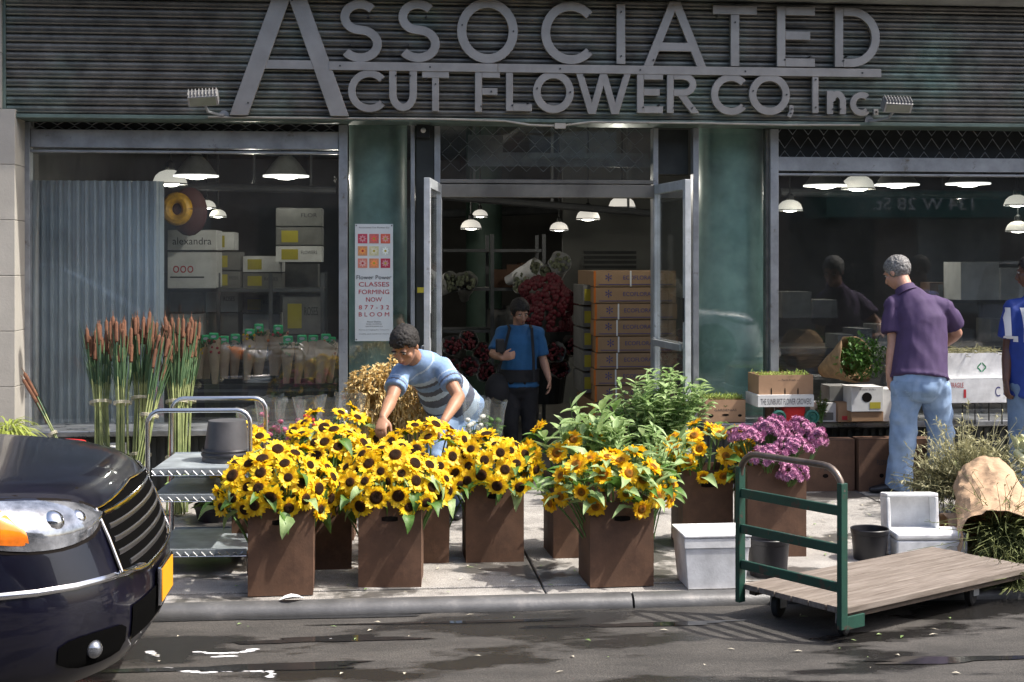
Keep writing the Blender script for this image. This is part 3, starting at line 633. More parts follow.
# ---- young man in the striped T-shirt
b = cw(448, 500, 9.15)
J = dict(pel=cw(455, 408, 9.25), ch=cw(432, 376, 8.98), nk=cw(414, 359, 8.78), hd=cw(405, 346, 8.64), f=V((-.40, -.66, -.62)).normalized(), u=V((-.25, -.45, .75)).normalized(),
         sr=cw(400, 374, 8.78), sl=cw(442, 367, 8.86), er=cw(391, 400, 8.60), el=cw(459, 397, 8.72), wr=cw(383, 417, 8.45), wl=cw(444, 421, 8.50), pr=cw(447, 414, 9.2), pl=cw(466, 414, 9.3))
J['kr'] = cw(436, 455, 9.0); J['kl'] = cw(462, 457, 9.1); J['ar'] = cw(436, 506, 9.16); J['al'] = cw(462, 508, 9.26); J['ar'].z = J['al'].z = .085
J['hr'] = (V((-.15, -.6, -.7)), V((.2, .5, -.6)), V((1, 0, 0)), .7); J['hl'] = (V((-.55, -.6, -.55)), V((0, .4, -.8)), V((-1, -.3, .3)), .7)
T = person('person', 'young man in blue striped T-shirt bending over the sunflowers with both hands in them', V((b.x, b.y, 0)))
o, P, M3 = bodymesh(T, J, 1., skin1); facekids(T, P, M3, 1., lipm, hairb); hair(T, P, M3, 1., hairb, 1, low=-.005, frontz=.055, rad=.019, puff=1.02)
tb = M('shirt_blue', (.20, .31, .50), .85, 0, .12, 30, .3, 200); tp = M('shirt_pale', (.42, .52, .64), .85, 0, .08, 30, .3, 200); td_ = M('shirt_slate', (.085, .095, .13), .85, 0, .1, 30, .3, 200)
o = shirt(T, J, 1., [tb, tp, td_], hem=.07, sl=.60)
W = wm(T); ax0, ax1 = J['pel'], J['nk']; ax = (ax1-ax0); L = ax.length; ax.normalize()
for p in o.data.polygons:
    c = W @ p.center; t = (c-ax0).dot(ax)/L; mi = 0
    for (a_, b_, q) in ((-.5, -.02, 0), (-.02, .10, 1), (.10, .24, 2), (.24, .36, 1), (.36, .48, 2), (.48, .56, 1), (.56, .63, 2), (.63, .70, 0), (.70, .74, 2), (.74, .79, 1), (.79, .90, 0), (.90, .92, 1), (.92, 1.5, 0)):
        if a_ <= t < b_: mi = q
    # sleeves count from the shoulder down
    for s_, e_ in (('sr', 'er'), ('sl', 'el')):
        d = J[e_]-J[s_]; tt = (c-J[s_]).dot(d)/d.length_squared; rad_ = (c-(J[s_]+d*max(0, min(1, tt)))).length
        if .30 < tt and rad_ < .082: mi = 2 if .44 < tt < .49 else (1 if .22 < tt < .34 else 0)
    p.material_index = mi
trousers(T, J, 1., jean1); shoes(T, J, 1., blackp, (V((-.3, -1, 0)), V((.1, -1, 0))))
# ---- woman in blue in the doorway
zc = 11.5; b = cw(520, 460, zc)
J = dict(pel=cw(519, 380, zc), ch=cw(519, 342, zc-.02), nk=cw(519, 326, zc-.03), hd=cw(520, 312, zc-.07), f=V((.25, -.8, -.42)).normalized(), u=V((0, -.3, .9)), sr=cw(502, 333, zc), sl=cw(538, 333, zc), er=cw(493, 354, zc-.1), el=cw(543, 359, zc), wr=cw(502, 358, zc-.28), wl=cw(549, 379, zc-.12), pr=cw(511, 388, zc), pl=cw(528, 388, zc), kr=cw(511, 420, zc-.03), kl=cw(529, 420, zc))
J['ar'] = V((J['kr'].x, J['kr'].y+.03, .08)); J['al'] = V((J['kl'].x, J['kl'].y+.03, .08)); J['hr'] = (V((.7, -.3, .2)), V((.2, .9, 0)), V((0, 0, 1)), .9); J['hl'] = (V((.05, -.15, -1)), V((-1, 0, 0)), V((0, -1, 0)), .5)
T = person('person', 'dark-haired woman in bright blue shirt with black straps standing in the doorway', V((b.x, b.y, 0)))
o, P, M3 = bodymesh(T, J, .86, skin2); facekids(T, P, M3, .86, lipm, hairb); hair(T, P, M3, .88, hairb, 2, low=-.06, frontz=.058, rad=.020, puff=1.04)
blue = M('blue_blouse', (.018, .10, .24), .8, 0, .12, 10, .3, 150); shirt(T, J, .86, blue, hem=.05, sl=.85, name='blouse', slr=.06); trousers(T, J, .86, darkcl, name='trousers'); shoes(T, J, .86, blackp, (V((-.1, -1, 0)), V((.15, -1, 0))))
fwd = V((0, -1, 0)); 
for (a_, b_) in ((cw(509, 328, zc-.08), cw(498, 372, zc-.17)), (cw(531, 328, zc-.08), cw(534, 382, zc-.15))): mb = MB(); mb.tube([a_+V((0, .06, .02)), a_+V((0, -.05, 0)), a_.lerp(b_, .5)+V((0, -.065, 0)), b_], [(.012, .005)]*4, 8, side=V((1, 0, 0))); mb.build('strap', darkcl, T, smooth=True)
q = cw(500, 345, zc-.30); mb = MB(); mb.box(q.x-.035, q.x+.035, q.y-.02, q.y+.02, q.z-.06, q.z+.05); mb.build('phone', blackp, T, bevel=.01)
q = cw(519, 375, zc); mb = MB(); mb.tube([q+V((0, 0, -.05)), q+V((0, 0, .05))], [(.168, .135)]*2, 20, side=V((1, 0, 0))); mb.build('waist_pouch', darkcl, T, smooth=True)
q = cw(497, 390, zc-.1); tg = thing('handbag', 'black shoulder bag hanging at the hip of the woman in blue', 'bag', q); mb = MB(); mb.ell((0, 0, 0), (.10, .06, .14)); mb.build('pouch', darkcl, tg, world=False, smooth=True)
# ---- man in purple polo, seen from behind
zc = 10.05; b = cw(920, 488, zc)
J = dict(pel=cw(920, 374, zc-.08), ch=cw(922, 322, zc+.02), nk=cw(906, 291, zc+.10), hd=cw(897, 273, zc+.17), f=V((-.55, .70, -.42)).normalized(), u=V((-.2, .35, .9)), sl=cw(893, 305, zc+.10), sr=cw(944, 308, zc), el=cw(893, 345, zc+.04), er=cw(957, 333, zc+.12), wl=cw(889, 374, zc-.0), wr=cw(944, 345, zc+.28), pl=cw(907, 383, zc-.06), pr=cw(934, 383, zc-.08), kl=cw(903, 435, zc+.0), kr=cw(941, 432, zc+.02))
J['al'] = cw(899, 479, 10.12); J['ar'] = cw(940, 472, 10.30); J['al'].z = .08; J['ar'].z = .08; J['hl'] = (V((.1, -.1, -1)), V((1, .2, 0)), V((-.3, 1, 0)), .6); J['hr'] = (V((-.6, .5, .1)), V((0, .3, -1)), V((0, 0, 1)), .6)
T = person('person', 'grey-haired man in purple polo shirt and light jeans peering into the right window', V((b.x, b.y, 0)))
o, P, M3 = bodymesh(T, J, 1., skin3); facekids(T, P, M3, 1., lipm, hairg); hair(T, P, M3, 1., hairg, 3, low=-.045, frontz=.06, rad=.017)
purp = M('purple_jersey', (.062, .036, .10), .8, 0, .1, 12, .3, 160); o = shirt(T, J, 1.03, purp, hem=.03, sl=.70, name='polo_shirt', ex=.026, slr=.074, wr=.010)
mb = MB(); n0 = J['nk']; axn = (J['hd']-J['nk']).normalized(); mb.tube([n0-axn*.025, n0+axn*.03], [(.088, .088), (.072, .072)], 20); mb.tube([n0-axn*.024, n0+axn*.029], [(.078, .078), (.064, .064)], 20); mb.build('collar', purp, T, smooth=True)
o = trousers(T, J, 1.03, jean2, r_=(.105, .088, .082), wr=.012); shoes(T, J, 1.05, blackp, (V((-.95, .25, 0)), V((-.2, 1, 0))))
bvh = BVHTree.FromPolygons([wm(T) @ v.co for v in o.data.vertices], [tuple(p.vertices) for p in o.data.polygons])
def decal(quadpts, name, mat_, T, dirv, nx=8, nz=8, off=.003):
    mb = MB(); A_, B_, C_, D_ = [V(p) for p in quadpts]; ok = True
    for i in range(nx+1):
        for j in range(nz+1):
            p = A_.lerp(B_, i/nx).lerp(D_.lerp(C_, i/nx), j/nz); h = bvh.ray_cast(p-dirv*.5, dirv)
            if not h[0]: h = bvh.find_nearest(p+dirv*.4)
            mb.v.append(h[0]-dirv*off)
    for i in range(nx):
        for j in range(nz): o_ = i*(nz+1)+j; mb.face(o_, o_+1, o_+nz+2, o_+nz+1)
    return mb.build(name, mat_, T, smooth=True)
for (a_, b_) in ((902, 917), (925, 940)): decal([cw(a_, 399, zc-.3), cw(b_, 399, zc-.3), cw(b_, 383, zc-.3), cw(a_, 383, zc-.3)], 'back_pocket', denim('pocket_denim', (.16, .25, .42), (.28, .40, .58)), T, V((SA, CA, 0)))
# ---- man in blue jersey at the right edge
zc = 9.95; b = cw(1036, 495, zc)
J = dict(pel=cw(1034, 388, zc), ch=cw(1035, 330, zc), nk=cw(1035, 296, zc+.02), hd=cw(1031, 272, zc+.04), f=V((-.75, .55, -.15)).normalized(), u=V((0, 0, 1)), sl=cw(1013, 308, zc+.05), sr=cw(1061, 308, zc-.06), el=cw(1008, 350, zc+.04), er=cw(1068, 350, zc-.05), wl=cw(1006, 380, zc-.03), wr=cw(1066, 386, zc-.1), pl=cw(1023, 396, zc), pr=cw(1047, 396, zc), kl=cw(1021, 443, zc), kr=cw(1050, 443, zc))
J['al'] = V((J['kl'].x, J['kl'].y+.03, .08)); J['ar'] = V((J['kr'].x, J['kr'].y+.03, .08)); J['hl'] = (V((0, -.1, -1)), V((1, 0, 0)), V((0, 1, 0)), .6); J['hr'] = (V((0, -.1, -1)), V((-1, 0, 0)), V((0, 1, 0)), .6)
T = person('person', 'man in blue sports jersey with white number, cut off by the right edge', V((b.x, b.y, 0)))
o, P, M3 = bodymesh(T, J, 1., skin4); facekids(T, P, M3, 1., lipm, hairb); hair(T, P, M3, 1., hairb, 4, low=-.02, frontz=.06, rad=.014)
jer = M('royal_blue_jersey', (.012, .04, .24), .7, 0, .1, 12, .3, 160); o = shirt(T, J, 1.03, jer, hem=.06, sl=.72, name='jersey', ex=.03, slr=.078, wr=.009)
bvh = BVHTree.FromPolygons([wm(T) @ v.co for v in o.data.vertices], [tuple(p.vertices) for p in o.data.polygons])
dv = V((SA, CA, 0))
def num(strokes, name):
    for (x0, x1, y0, y1) in strokes: decal([cw(x0, y1, zc-.3), cw(x1, y1, zc-.3), cw(x1, y0, zc-.3), cw(x0, y0, zc-.3)], name, inkw, T, dv, 5, 8, .004)
num([(1019, 1025, 309, 338), (1015.5, 1018.9, 312, 317), (1015, 1030, 338.2, 344)], 'jersey_number'); num([(1034, 1039, 309, 344), (1046, 1051, 309, 344), (1039.1, 1045.9, 309, 315), (1039.1, 1045.9, 338, 344)], 'jersey_number')
trousers(T, J, 1.03, jean4, r_=(.10, .08, .075)); shoes(T, J, 1.05, blackp, (V((-.2, 1, 0)), V((.2, 1, 0))))

print('PEOPLE', time.time()-_t0)
# ================================================================ CARS
def curve_pts(P, n):
    out = []
    for i in range(len(P)-1):
        p0, p1, p2, p3 = V(P[max(i-1, 0)]), V(P[i]), V(P[i+1]), V(P[min(i+2, len(P)-1)])
        for k in range(n):
            t = k/n; out.append(.5*((2*p1)+(p2-p0)*t+(2*p0-5*p1+4*p2-p3)*t*t+(3*p1-p0-3*p2+p3)*t*t*t))
    out.append(V(P[-1])); return out
PLAN = curve_pts([(0, 0), (-.008, .25), (-.04, .5), (-.11, .68), (-.22, .81), (-.37, .89), (-.6, .935), (-1.1, .955), (-2.5, .96), (-4.2, .955), (-4.75, .93), (-4.98, .8), (-5.06, .45), (-5.08, 0)], 6)
# (z above road, front shift, width scale, rear shift)
LV = [(.17, -.12, .92, .2), (.21, -.03, .965, .1), (.28, .02, .99, .05), (.38, .03, 1., .02), (.48, .03, 1., 0), (.56, .01, .995, 0), (.68, -.03, .99, .0), (.78, -.07, .985, .0), (.85, -.13, .975, .02), (.88, -.19, .965, .03), (.905, -.29, .95, .03),
      (.922, -.46, .925, .03), (.938, -.68, .90, .03), (.957, -.95, .865, .03), (.975, -1.15, .85, .03)]
def lv(z):
    for a_, b_ in zip(LV, LV[1:]):
        if a_[0] <= z <= b_[0]:
            t = (z-a_[0])/(b_[0]-a_[0]); t2 = t; return [a_[k]+(b_[k]-a_[k])*t2 for k in range(1, 4)]
    return list(LV[-1][1:]) if z > .9 else list(LV[0][1:])
def carpt(u, z, side=1, off=0):
    """u: arc length from the front centre, z above the road"""
    sh, ws, rs = lv(z); i = 0; acc = 0
    while i < len(PLAN)-2:
        L = (PLAN[i+1]-PLAN[i]).length
        if acc+L >= u: break
        acc += L; i += 1
    t = (u-acc)/max(1e-6, (PLAN[i+1]-PLAN[i]).length); p = PLAN[i].lerp(PLAN[i+1], min(t, 1)); d = (PLAN[i+1]-PLAN[i]).normalized()
    fx = max(0, 1+p.x/1.4)
    x = p.x+sh*fx+(rs if p.x < -4 else 0); y = p.y*ws; nn = V((-d.y, d.x)); nn = V((d.y, -d.x))
    return V((x+off*nn.x, side*(y+off*nn.y), z))
def carpatch(poly, off, n=18):
    """poly in (u, z): filled patch following the bodywork"""
    pass
def make_car(name, label, loc, rz, paint, detailed=True):
    T = thing(name, label, 'car' if not detailed else 'minivan', loc, rz)
    # lower body
    N = len(PLAN); mb = MB(); rings = []
    for (z, sh, ws, rs) in LV:
        r_ = []
        for sgn, rng in ((1, range(N)), (-1, range(N-2, 0, -1))):
            for i in rng:
                p = PLAN[i]; fx = max(0, 1+p.x/1.4); r_.append(V((p.x+sh*fx+(rs if p.x < -4 else 0), sgn*p.y*ws, z)))
        rings.append(len(mb.v)); mb.v += r_
    K = len(r_)
    for a_, b_ in zip(rings, rings[1:]):
        for k in range(K): mb.face(a_+k, a_+(k+1) % K, b_+(k+1) % K, b_+k)
    mb.face(*[rings[0]+k for k in range(K)][::-1])
    # bonnet and deck: crowned surface across the top ring
    top = rings[-1]; H = K//2
    prev = None
    for j in range(1, H):
        a_, b_ = mb.v[top+j], mb.v[top+K-j]; row = []
        for q in range(1, 8):
            t = q/8; p = a_.lerp(b_, t); row.append(len(mb.v)); mb.v.append(V((p.x, p.y, p.z+.03*math.sin(PI*t))))
        row = [top+j]+row+[top+K-j]
        if prev:
            for q in range(8): mb.face(prev[q], prev[q+1], row[q+1], row[q])
        else:
            for q in range(8): mb.face(top, row[q+1], row[q])
        prev = row
    for q in range(8): mb.face(prev[q], prev[q+1], top+H)
    body = mb.build('body', paint, T, world=False, smooth=True, ang=50)
    # greenhouse
    g = MB(); GL = [(.95, -1.25, -4.98, .87), (1.13, -1.32, -4.97, .865), (1.4, -1.75, -4.93, .81), (1.6, -2.1, -4.87, .755), (1.68, -2.3, -4.8, .72)]; rr = []
    def gring(z, xf, xr, w_): return [V((xf+(.14 if abs(t) < .99 else 0)*(1-abs(t)**2.2), t*w_, z)) for t in (-1, -.8, -.4, 0, .4, .8, 1)]+[V((xr, t*w_, z)) for t in (1, .5, 0, -.5, -1)]
    for a_ in GL: rr.append(len(g.v)); g.v += gring(*a_)
    for a_, b_ in zip(rr, rr[1:]):
        for k in range(12): g.face(a_+k, a_+(k+1) % 12, b_+(k+1) % 12, b_+k)
    g.build('windows', carglass, T, world=False, smooth=True, ang=40)
    g = MB(); a_ = gring(1.683, -2.28, -4.78, .725); b_ = gring(1.73, -2.5, -4.65, .60); g.v += a_+b_
    for k in range(12): g.face(k, (k+1) % 12, 12+(k+1) % 12, 12+k)
    g.face(*range(12, 24)); roof = g.build('roof', paint, T, world=False, smooth=True, ang=50)
    for sy in (-1, 1):
        mb = MB()
        for x0, x1 in ((-1.36, -2.3), (-2.55, -2.62), (-3.75, -3.82), (-4.95, -4.8)):
            mb.quad((x0, sy*.876, 1.08), (x0-.10, sy*.876, 1.08), (x1-.10, sy*.727, 1.69), (x1, sy*.727, 1.69))
        mb.build('pillar', paint, T, world=False)
        for x in (-.95, -4.05):
            wl = MB(); M4 = Matrix.Translation((x, sy*.86, .34)) @ Matrix.Rotation(-sy*PI/2, 4, 'X')
            wl.lathe([(.20, -.10), (.30, -.105), (.335, -.09), (.34, 0), (.335, .085), (.30, .10), (.22, .095)], M4=M4, n=32); wh = wl.build('wheel', rubber, T, world=False, smooth=True)
            rm = MB(); rm.lathe([(.215, .085), (.20, .06), (.05, .07), (.0, .08)], M4=M4, n=24, cap=False)
            for k in range(5):
                a0 = 2*PI*k/5; rm.tube([M4 @ V((.03*math.cos(a0), .03*math.sin(a0), .085)), M4 @ V((.2*math.cos(a0), .2*math.sin(a0), .092))], .022, 6)
            rm.build('rim', aludull, wh, world=False, smooth=True)
            ar = MB(); pts = [V((x+.39*math.cos(R(q)), sy*.962, .34+.39*math.sin(R(q)))) for q in range(-8, 189, 14)]; ar.tube(pts, .022, 6); ar.build('wheel_arch', blackp, T, world=False, smooth=True)
            ar = MB(); ar.lathe([(.375, 0), (.375, .012)], M4=Matrix.Translation((x, sy*.95, .34)) @ Matrix.Rotation(-sy*PI/2, 4, 'X'), n=32); ar.build('wheel_well', hole, T, world=False)
        mb = MB(); mb.ell((-1.62, sy*1.06, 1.13), (.06, .11, .075)); mb.tube([(-1.6, sy*.9, 1.1), (-1.62, sy*1.0, 1.11)], .02); mb.build('mirror', paint, T, world=False, smooth=True)
    def patch(name, mat_, cols, off, par=T, side=1, thick=0):
        """cols: list of (u, zlow, zhigh); negative u goes to the other side"""
        mb = MB(); nz = 8
        for (u, z0, z1) in cols:
            for k in range(nz+1):
                z = z0+(z1-z0)*k/nz; bulge = off+thick*math.sin(PI*k/nz); mb.v.append(carpt(abs(u), z, -side if u >= 0 else side, bulge))
        for i in range(len(cols)-1):
            for k in range(nz): o = i*(nz+1)+k; mb.face(o, o+1, o+nz+2, o+nz+1)
        return mb.build(name, mat_, par, world=False, smooth=True, ang=60)
    for side in (1, -1):
        cols = [(.54, .79, .80), (.57, .765, .82), (.60, .75, .835), (.65, .73, .85), (.70, .72, .862), (.76, .712, .872), (.82, .708, .88), (.88, .708, .885), (.94, .712, .89), (1.0, .72, .894), (1.06, .73, .896), (1.13, .745, .898), (1.2, .76, .90), (1.32, .80, .90), (1.42, .84, .898)]
        hl = patch('headlight', lampm, cols, .006, side=side, thick=.015)
        if detailed:
            patch('turn_lamp', amber, [(.93, .74, .80), (.955, .735, .86), (1.0, .74, .874), (1.06, .75, .878), (1.10, .765, .88)], .012, hl, side, .012)
            for u, z, r_ in ((.68, .79, .036), (.80, .795, .046), (.885, .80, .03)):
                q = MB(); c = carpt(u, z, -side, -.012); q.ell(c, (r_, r_, r_)); q.build('reflector', chrome, hl, world=False, smooth=True)
            patch('lamp_surround', hole, [(u-.012 if u < 1 else u+.012, a_-.012, b_+.008) for u, a_, b_ in cols], .003, T, side)
            patch('bumper_strip', chrome, [(.30, .545, .55), (.36, .54, .563), (.5, .548, .572), (.65, .555, .578), (.8, .556, .58), (.95, .556, .58), (1.1, .556, .58), (1.3, .56, .578)], .008, T, side, .006)
            patch('fog_recess', gapm, [(.55, .31, .36), (.59, .28, .38), (.64, .27, .385), (.69, .266, .387), (.74, .265, .388), (.80, .268, .386), (.85, .28, .38), (.89, .30, .36)], .006, T, side)
            q = MB(); q.ell(carpt(.74, .325, -side, .0), (.035, .035, .035)); q.build('fog_lamp', lampm, T, world=False, smooth=True)
            patch('body_seam', hole, [(.02, .872, .876), (.50, .876, .88), (.8, .892, .896), (1.1, .90, .904), (1.5, .91, .914)], .002, T, side)
    us = [-.56, -.5, -.4, -.3, -.2, -.1, 0, .1, .2, .3, .4, .5, .56]
    gr = patch('grille', gapm, [(u, .54+.16*max(0, abs(u)-.35), .835-.05*abs(u)) for u in us], .004)
    fr = MB(); lo = [carpt(abs(u), .54+.16*max(0, abs(u)-.35), -1 if u >= 0 else 1, .014) for u in us]; hi = [carpt(abs(u), .838-.05*abs(u), -1 if u >= 0 else 1, .014) for u in us]
    fr.tube(lo+[carpt(.565, .7, -1, .010)]+hi[::-1]+[carpt(.565, .7, 1, .010), lo[0]], .007, 8); fr.build('chrome_surround', chrome, gr, world=False, smooth=True)
    for k in range(5):
        z = .585+k*.05; sl = MB(); us2 = [u*(.93 if k else .8) for u in us]
        sl.tube([carpt(abs(u), z, -1 if u >= 0 else 1, .004) for u in us2], [(.012, .006)]*len(us2), 8, side=V((0, 0, 1))); s_ = sl.build('slat', chrome if k == 4 else grillem, gr, world=False, smooth=True)
    if detailed:
        patch('lower_intake', gapm, [(u, .30, .43) for u in (-.5, -.4, -.3, -.2, -.1, 0, .1, .2, .3, .4, .5)], .006)
        pl = MB(); pl.box(.0, .016, -.165, .165, .345, .50, Matrix.Translation((.037, 0, 0))); pb = pl.build('licence_plate', chrome, T, world=False, bevel=.004)
        pl = MB(); pl.box(.0535, .0555, -.150, .150, .357, .488); pl.build('plate_face', M('plate_orange', (.85, .36, .01), .45, 0, .03, 4, 0), pb, world=False)
    return T
gapm = M('unlit_gap', (.003, .003, .003), .9, 0, 0, 5, 0, spec=.02)
carglass = M('tinted_glass', (.01, .012, .013), .04, 0, 0, 4, 0, spec=.9)
lampm = M('headlamp_lens', (.14, .15, .17), .05, .75, 0, 11, .15, 22, coat=1, c2=(.52, .54, .58))
amber = M('amber_lens', (.85, .20, .01), .12, 0, .15, 20, .1, 60, coat=1)
grillem = M('grille_metal', (.16, .16, .17), .3, .8, 0, 5, 0)
navy = M('deep_navy_paint', (.003, .003, .009), .3, .0, .3, 3, .0, coat=.7, spec=.25)
whitep = M('white_car_paint', (.55, .56, .58), .2, 0, .05, 3, .0, coat=1)
make_car('parked_minivan', 'glossy dark navy minivan with chrome grille and amber headlamp corner, nose pointing right', (-.905, 5.97, -.06), 0, navy)
make_car('parked_car', 'white car parked by the kerb across the street, seen only as a reflection', (6.3, -1.5, -.06), 0, whitep, False)
make_car('parked_car', 'silver white car further along the opposite kerb, seen only as a reflection', (15.5, -1.5, -.06), 0, whitep, False)
# opposite side of the street (only its reflection shows)
opp = thing('opposite_building', 'long brick and dark glass building across the street with green awning', 'building', (3, -9, 0))
brick = M('brown_brick', (.13, .10, .085), .85, 0, .3, 2, .3, 30); winm = M('dark_window', (.02, .022, .025), .1)
mb = MB(); mb.box(-16, 30, -11, -9, 0, 7.5); mb.build('wall', brick, opp)
for k in range(15):
    for z in (.5, 3.9):
        x = -14+k*2.9; mb = MB(); mb.box(x, x+1.9, -8.99, -8.93, z, z+2.3); mb.build('window', winm if (k*3+z) % 2 < 1.4 else M('pale_window', (.2, .22, .22), .3), opp)
aw = MB(); aw.box(9.5, 22, -8.92, -7.4, 2.6, 3.15, tz=0); aw = aw.build('awning', M('awning_green', (.01, .09, .075), .7), opp)
text('134 W 28 St.', 2.2, .26, M('awning_print', (.6, .6, .58), .7), aw, (11.6, -7.392, 2.88), rot=(PI/2, 0, PI)); text('FLOWERS', 2.2, .26, bpy.data.materials['awning_print'], aw, (16.0, -7.392, 2.88), rot=(PI/2, 0, PI))

# ================================================================ CARDBOARD BOXES AND SUNFLOWERS
def carton(px, py, w, d, h, label, rz=0, mat=kraftd, hand=True, group='tall brown boxes holding flowers', left=None):
    """px,py: front bottom centre in the photo"""
    g = gnd(px, py); c = V((g.x, g.y+d/2, 0)); T = thing('cardboard_box', label, 'cardboard box', c, rz, group); t = .006
    mb = MB(); a_, b_ = w/2, d/2
    rn = random.Random(px); ph = [rn.uniform(0, 6.28) for _ in range(4)]; ring_ = [(-1, -1), (1, -1), (1, 1), (-1, 1)]; NSd = 7; NV = 9; R_ = []
    for lay in (0, t):
        for k in range(NV):
            z = .001+(h-.001)*k/(NV-1); R_.append(len(mb.v))
            for e in range(4):
                (u0, v0), (u1, v1) = ring_[e], ring_[(e+1) % 4]; nx_, ny_ = ((0, -1), (1, 0), (0, 1), (-1, 0))[e]
                for q in range(NSd):
                    f = q/NSd; bl = (.005*math.sin(PI*f)*math.sin(PI*k/(NV-1))+.0022*math.sin(5*f+7*z+ph[e])*math.sin(PI*f))*(1 if e else .8); mb.v.append(V(((u0+(u1-u0)*f)*(a_-lay)+nx_*bl, (v0+(v1-v0)*f)*(b_-lay)+ny_*bl, z)))
    m4 = 4*NSd
    def bandf(r0_, r1_):
        for q in range(m4): mb.face(r0_+q, r0_+(q+1) % m4, r1_+(q+1) % m4, r1_+q)
    for k in range(NV-1): bandf(R_[k], R_[k+1]); bandf(R_[NV+k], R_[NV+k+1])
    bandf(R_[NV-1], R_[2*NV-1]); mb.face(*[R_[0]+q for q in range(m4)])
    # bulge the walls a little
    mb.build('carton', mat, T, world=False)
    if hand:
        q = MB(); q.v += [V((.042*math.copysign(1, math.cos(u))*min(1, abs(math.cos(u))*1.35), -b_-.0065, h-.085+.014*math.sin(u))) for u in [2*PI*k/18 for k in range(18)]]; q.face(*range(18)); q.build('hand_hole', hole, T, world=False)
    return T, c, h
petm = leafmat('sunflower_petal', (.93, .60, .010), (.97, .76, .03), .5, .42, 30)
petm2 = leafmat('golden_petal', (.92, .53, .008), (.97, .68, .02), .5, .42, 30)
m, n, b = nt('dark_disc'); tc = n.nodes.new('ShaderNodeTexCoord'); ln = node(n, 'ShaderNodeVectorMath', operation='LENGTH'); n.links.new(tc.outputs['Object'], ln.inputs[0])
mr = n.nodes.new('ShaderNodeMapRange'); mr.inputs[2].default_value = .033; n.links.new(ln.outputs['Value'], mr.inputs[0])
r_ = ramp(n, mr.outputs[0], [(.0, (.05, .028, .008)), (.3, (.018, .008, .003)), (.72, (.03, .012, .003)), (.95, (.14, .05, .008))]); n.links.new(r_.outputs[0], b.inputs['Base Color']); b.inputs['Roughness'].default_value = .9; b.inputs['Specular IOR Level'].default_value = .2
vo = node(n, 'ShaderNodeTexVoronoi', Scale=420); n.links.new(tc.outputs['Object'], vo.inputs['Vector']); bp = node(n, 'ShaderNodeBump', Strength=.9, Distance=.003); n.links.new(vo.outputs['Distance'], bp.inputs['Height']); n.links.new(bp.outputs[0], b.inputs['Normal']); discm = m
discm2 = discm.copy(); discm2.name = 'amber_disc'
for q in discm2.node_tree.nodes:
    if q.type == 'VALTORGB':
        for e_, c_ in zip(q.color_ramp.elements, ((.22, .20, .04), (.12, .06, .01), (.35, .13, .01), (.6, .25, .01))): e_.color = (*c_, 1)
def petals_mesh(seed, openness=1., mat=petm, r0=.021, L=.036, nn=19):
    rnd = random.Random(seed); mb = MB()
    for ring, (cnt_, tilt, Lk) in enumerate(((nn, .28, .92), (nn, .02, 1.08))):
        for k in range(cnt_):
            a0 = 2*PI*(k+.5*ring+rnd.uniform(-.25, .25))/cnt_; tl = tilt+rnd.uniform(-.22, .25)+(1-openness)*1.0; ll = L*Lk*rnd.uniform(.8, 1.12); wd = rnd.uniform(.016, .0225)
            if rnd.random() < .07: continue
            d = V((math.cos(a0), math.sin(a0), 0)); u = V((0, 0, 1)); sd = V((-d.y, d.x, 0)); b0 = len(mb.v)
            tw = rnd.uniform(-.5, .5); curl = rnd.uniform(-.7, .25)
            for i, (t, w_) in enumerate(((0, .5), (.35, 1.), (.72, .88), (1, .15))):
                e_ = tl+curl*t; p = d*(r0+ll*t*math.cos(tl))+u*(ll*t*math.sin(e_)*.9-.004*ring); s2 = (sd*math.cos(tw*t)+u*math.sin(tw*t))*wd*.5*w_
                mb.v += [p-s2, p-u*.0016, p+s2]
            for i in range(3):
                o = b0+3*i; mb.face(o, o+1, o+4, o+3); mb.face(o+1, o+2, o+5, o+4)
    return mb.mesh('petals', mat, smooth='leaf')
PM = [petals_mesh(k, (1, 1, .9, .75, .95, .6, .82, 1.12)[k], r0=.020+.0005*k, nn=18+k % 4) for k in range(8)]; PM2 = [petals_mesh(10+k, (1, .8, .6, .45)[k], petm2, .021, .034, 18) for k in range(4)]
def disc_mesh(mat, r=.0285):
    mb = MB(); mb.lathe([(r*1.0, -.004), (r*1.02, .002), (r*.9, .007), (r*.6, .0105), (r*.25, .0095), (.0005, .008)], n=18, cap=True); return mb.mesh('disc', mat, smooth=True)
DM = disc_mesh(discm); DM2 = disc_mesh(discm2, .026)
def calyx():
    mb = MB()
    for k in range(12): a0 = 2*PI*k/12; mb.leaf((.012*math.cos(a0), .012*math.sin(a0), -.012), (math.cos(a0), math.sin(a0), .1), (0, 0, 1), .034, .014, .0, seg=2)
    mb.lathe([(.006, -.026), (.016, -.016), (.022, -.006)], n=10); return mb.mesh('sepals', leafg, smooth='leaf')
CM = calyx()
def leafmesh(seed, mat, L=.12, W=.075):
    rnd = random.Random(seed); mb = MB(); d = V((1, 0, .35)); mb.tube([(0, 0, 0), (.02, 0, .006), (.045, 0, .014)], .002, 4); b0 = V((.045, 0, .014)); sd = V((0, 1, 0)); s0 = len(mb.v)
    for i, (t, w_) in enumerate(((0, .25), (.15, .85), (.38, 1.), (.65, .68), (.85, .34), (1, .02))):
        p = b0+V((L*t, rnd.uniform(-.004, .004), .02*math.sin(t*2.2)-.055*t*t)); ww = W/2*w_
        for q in (-1, -.5, 0, .5, 1): mb.v.append(p+sd*ww*q+V((0, 0, abs(q)*ww*.45+rnd.uniform(-.0035, .0035))))
    for i in range(5):
        for q in range(4): o = s0+5*i+q; mb.face(o, o+1, o+6, o+5)
    return mb.mesh('leaf', mat, smooth='leaf')
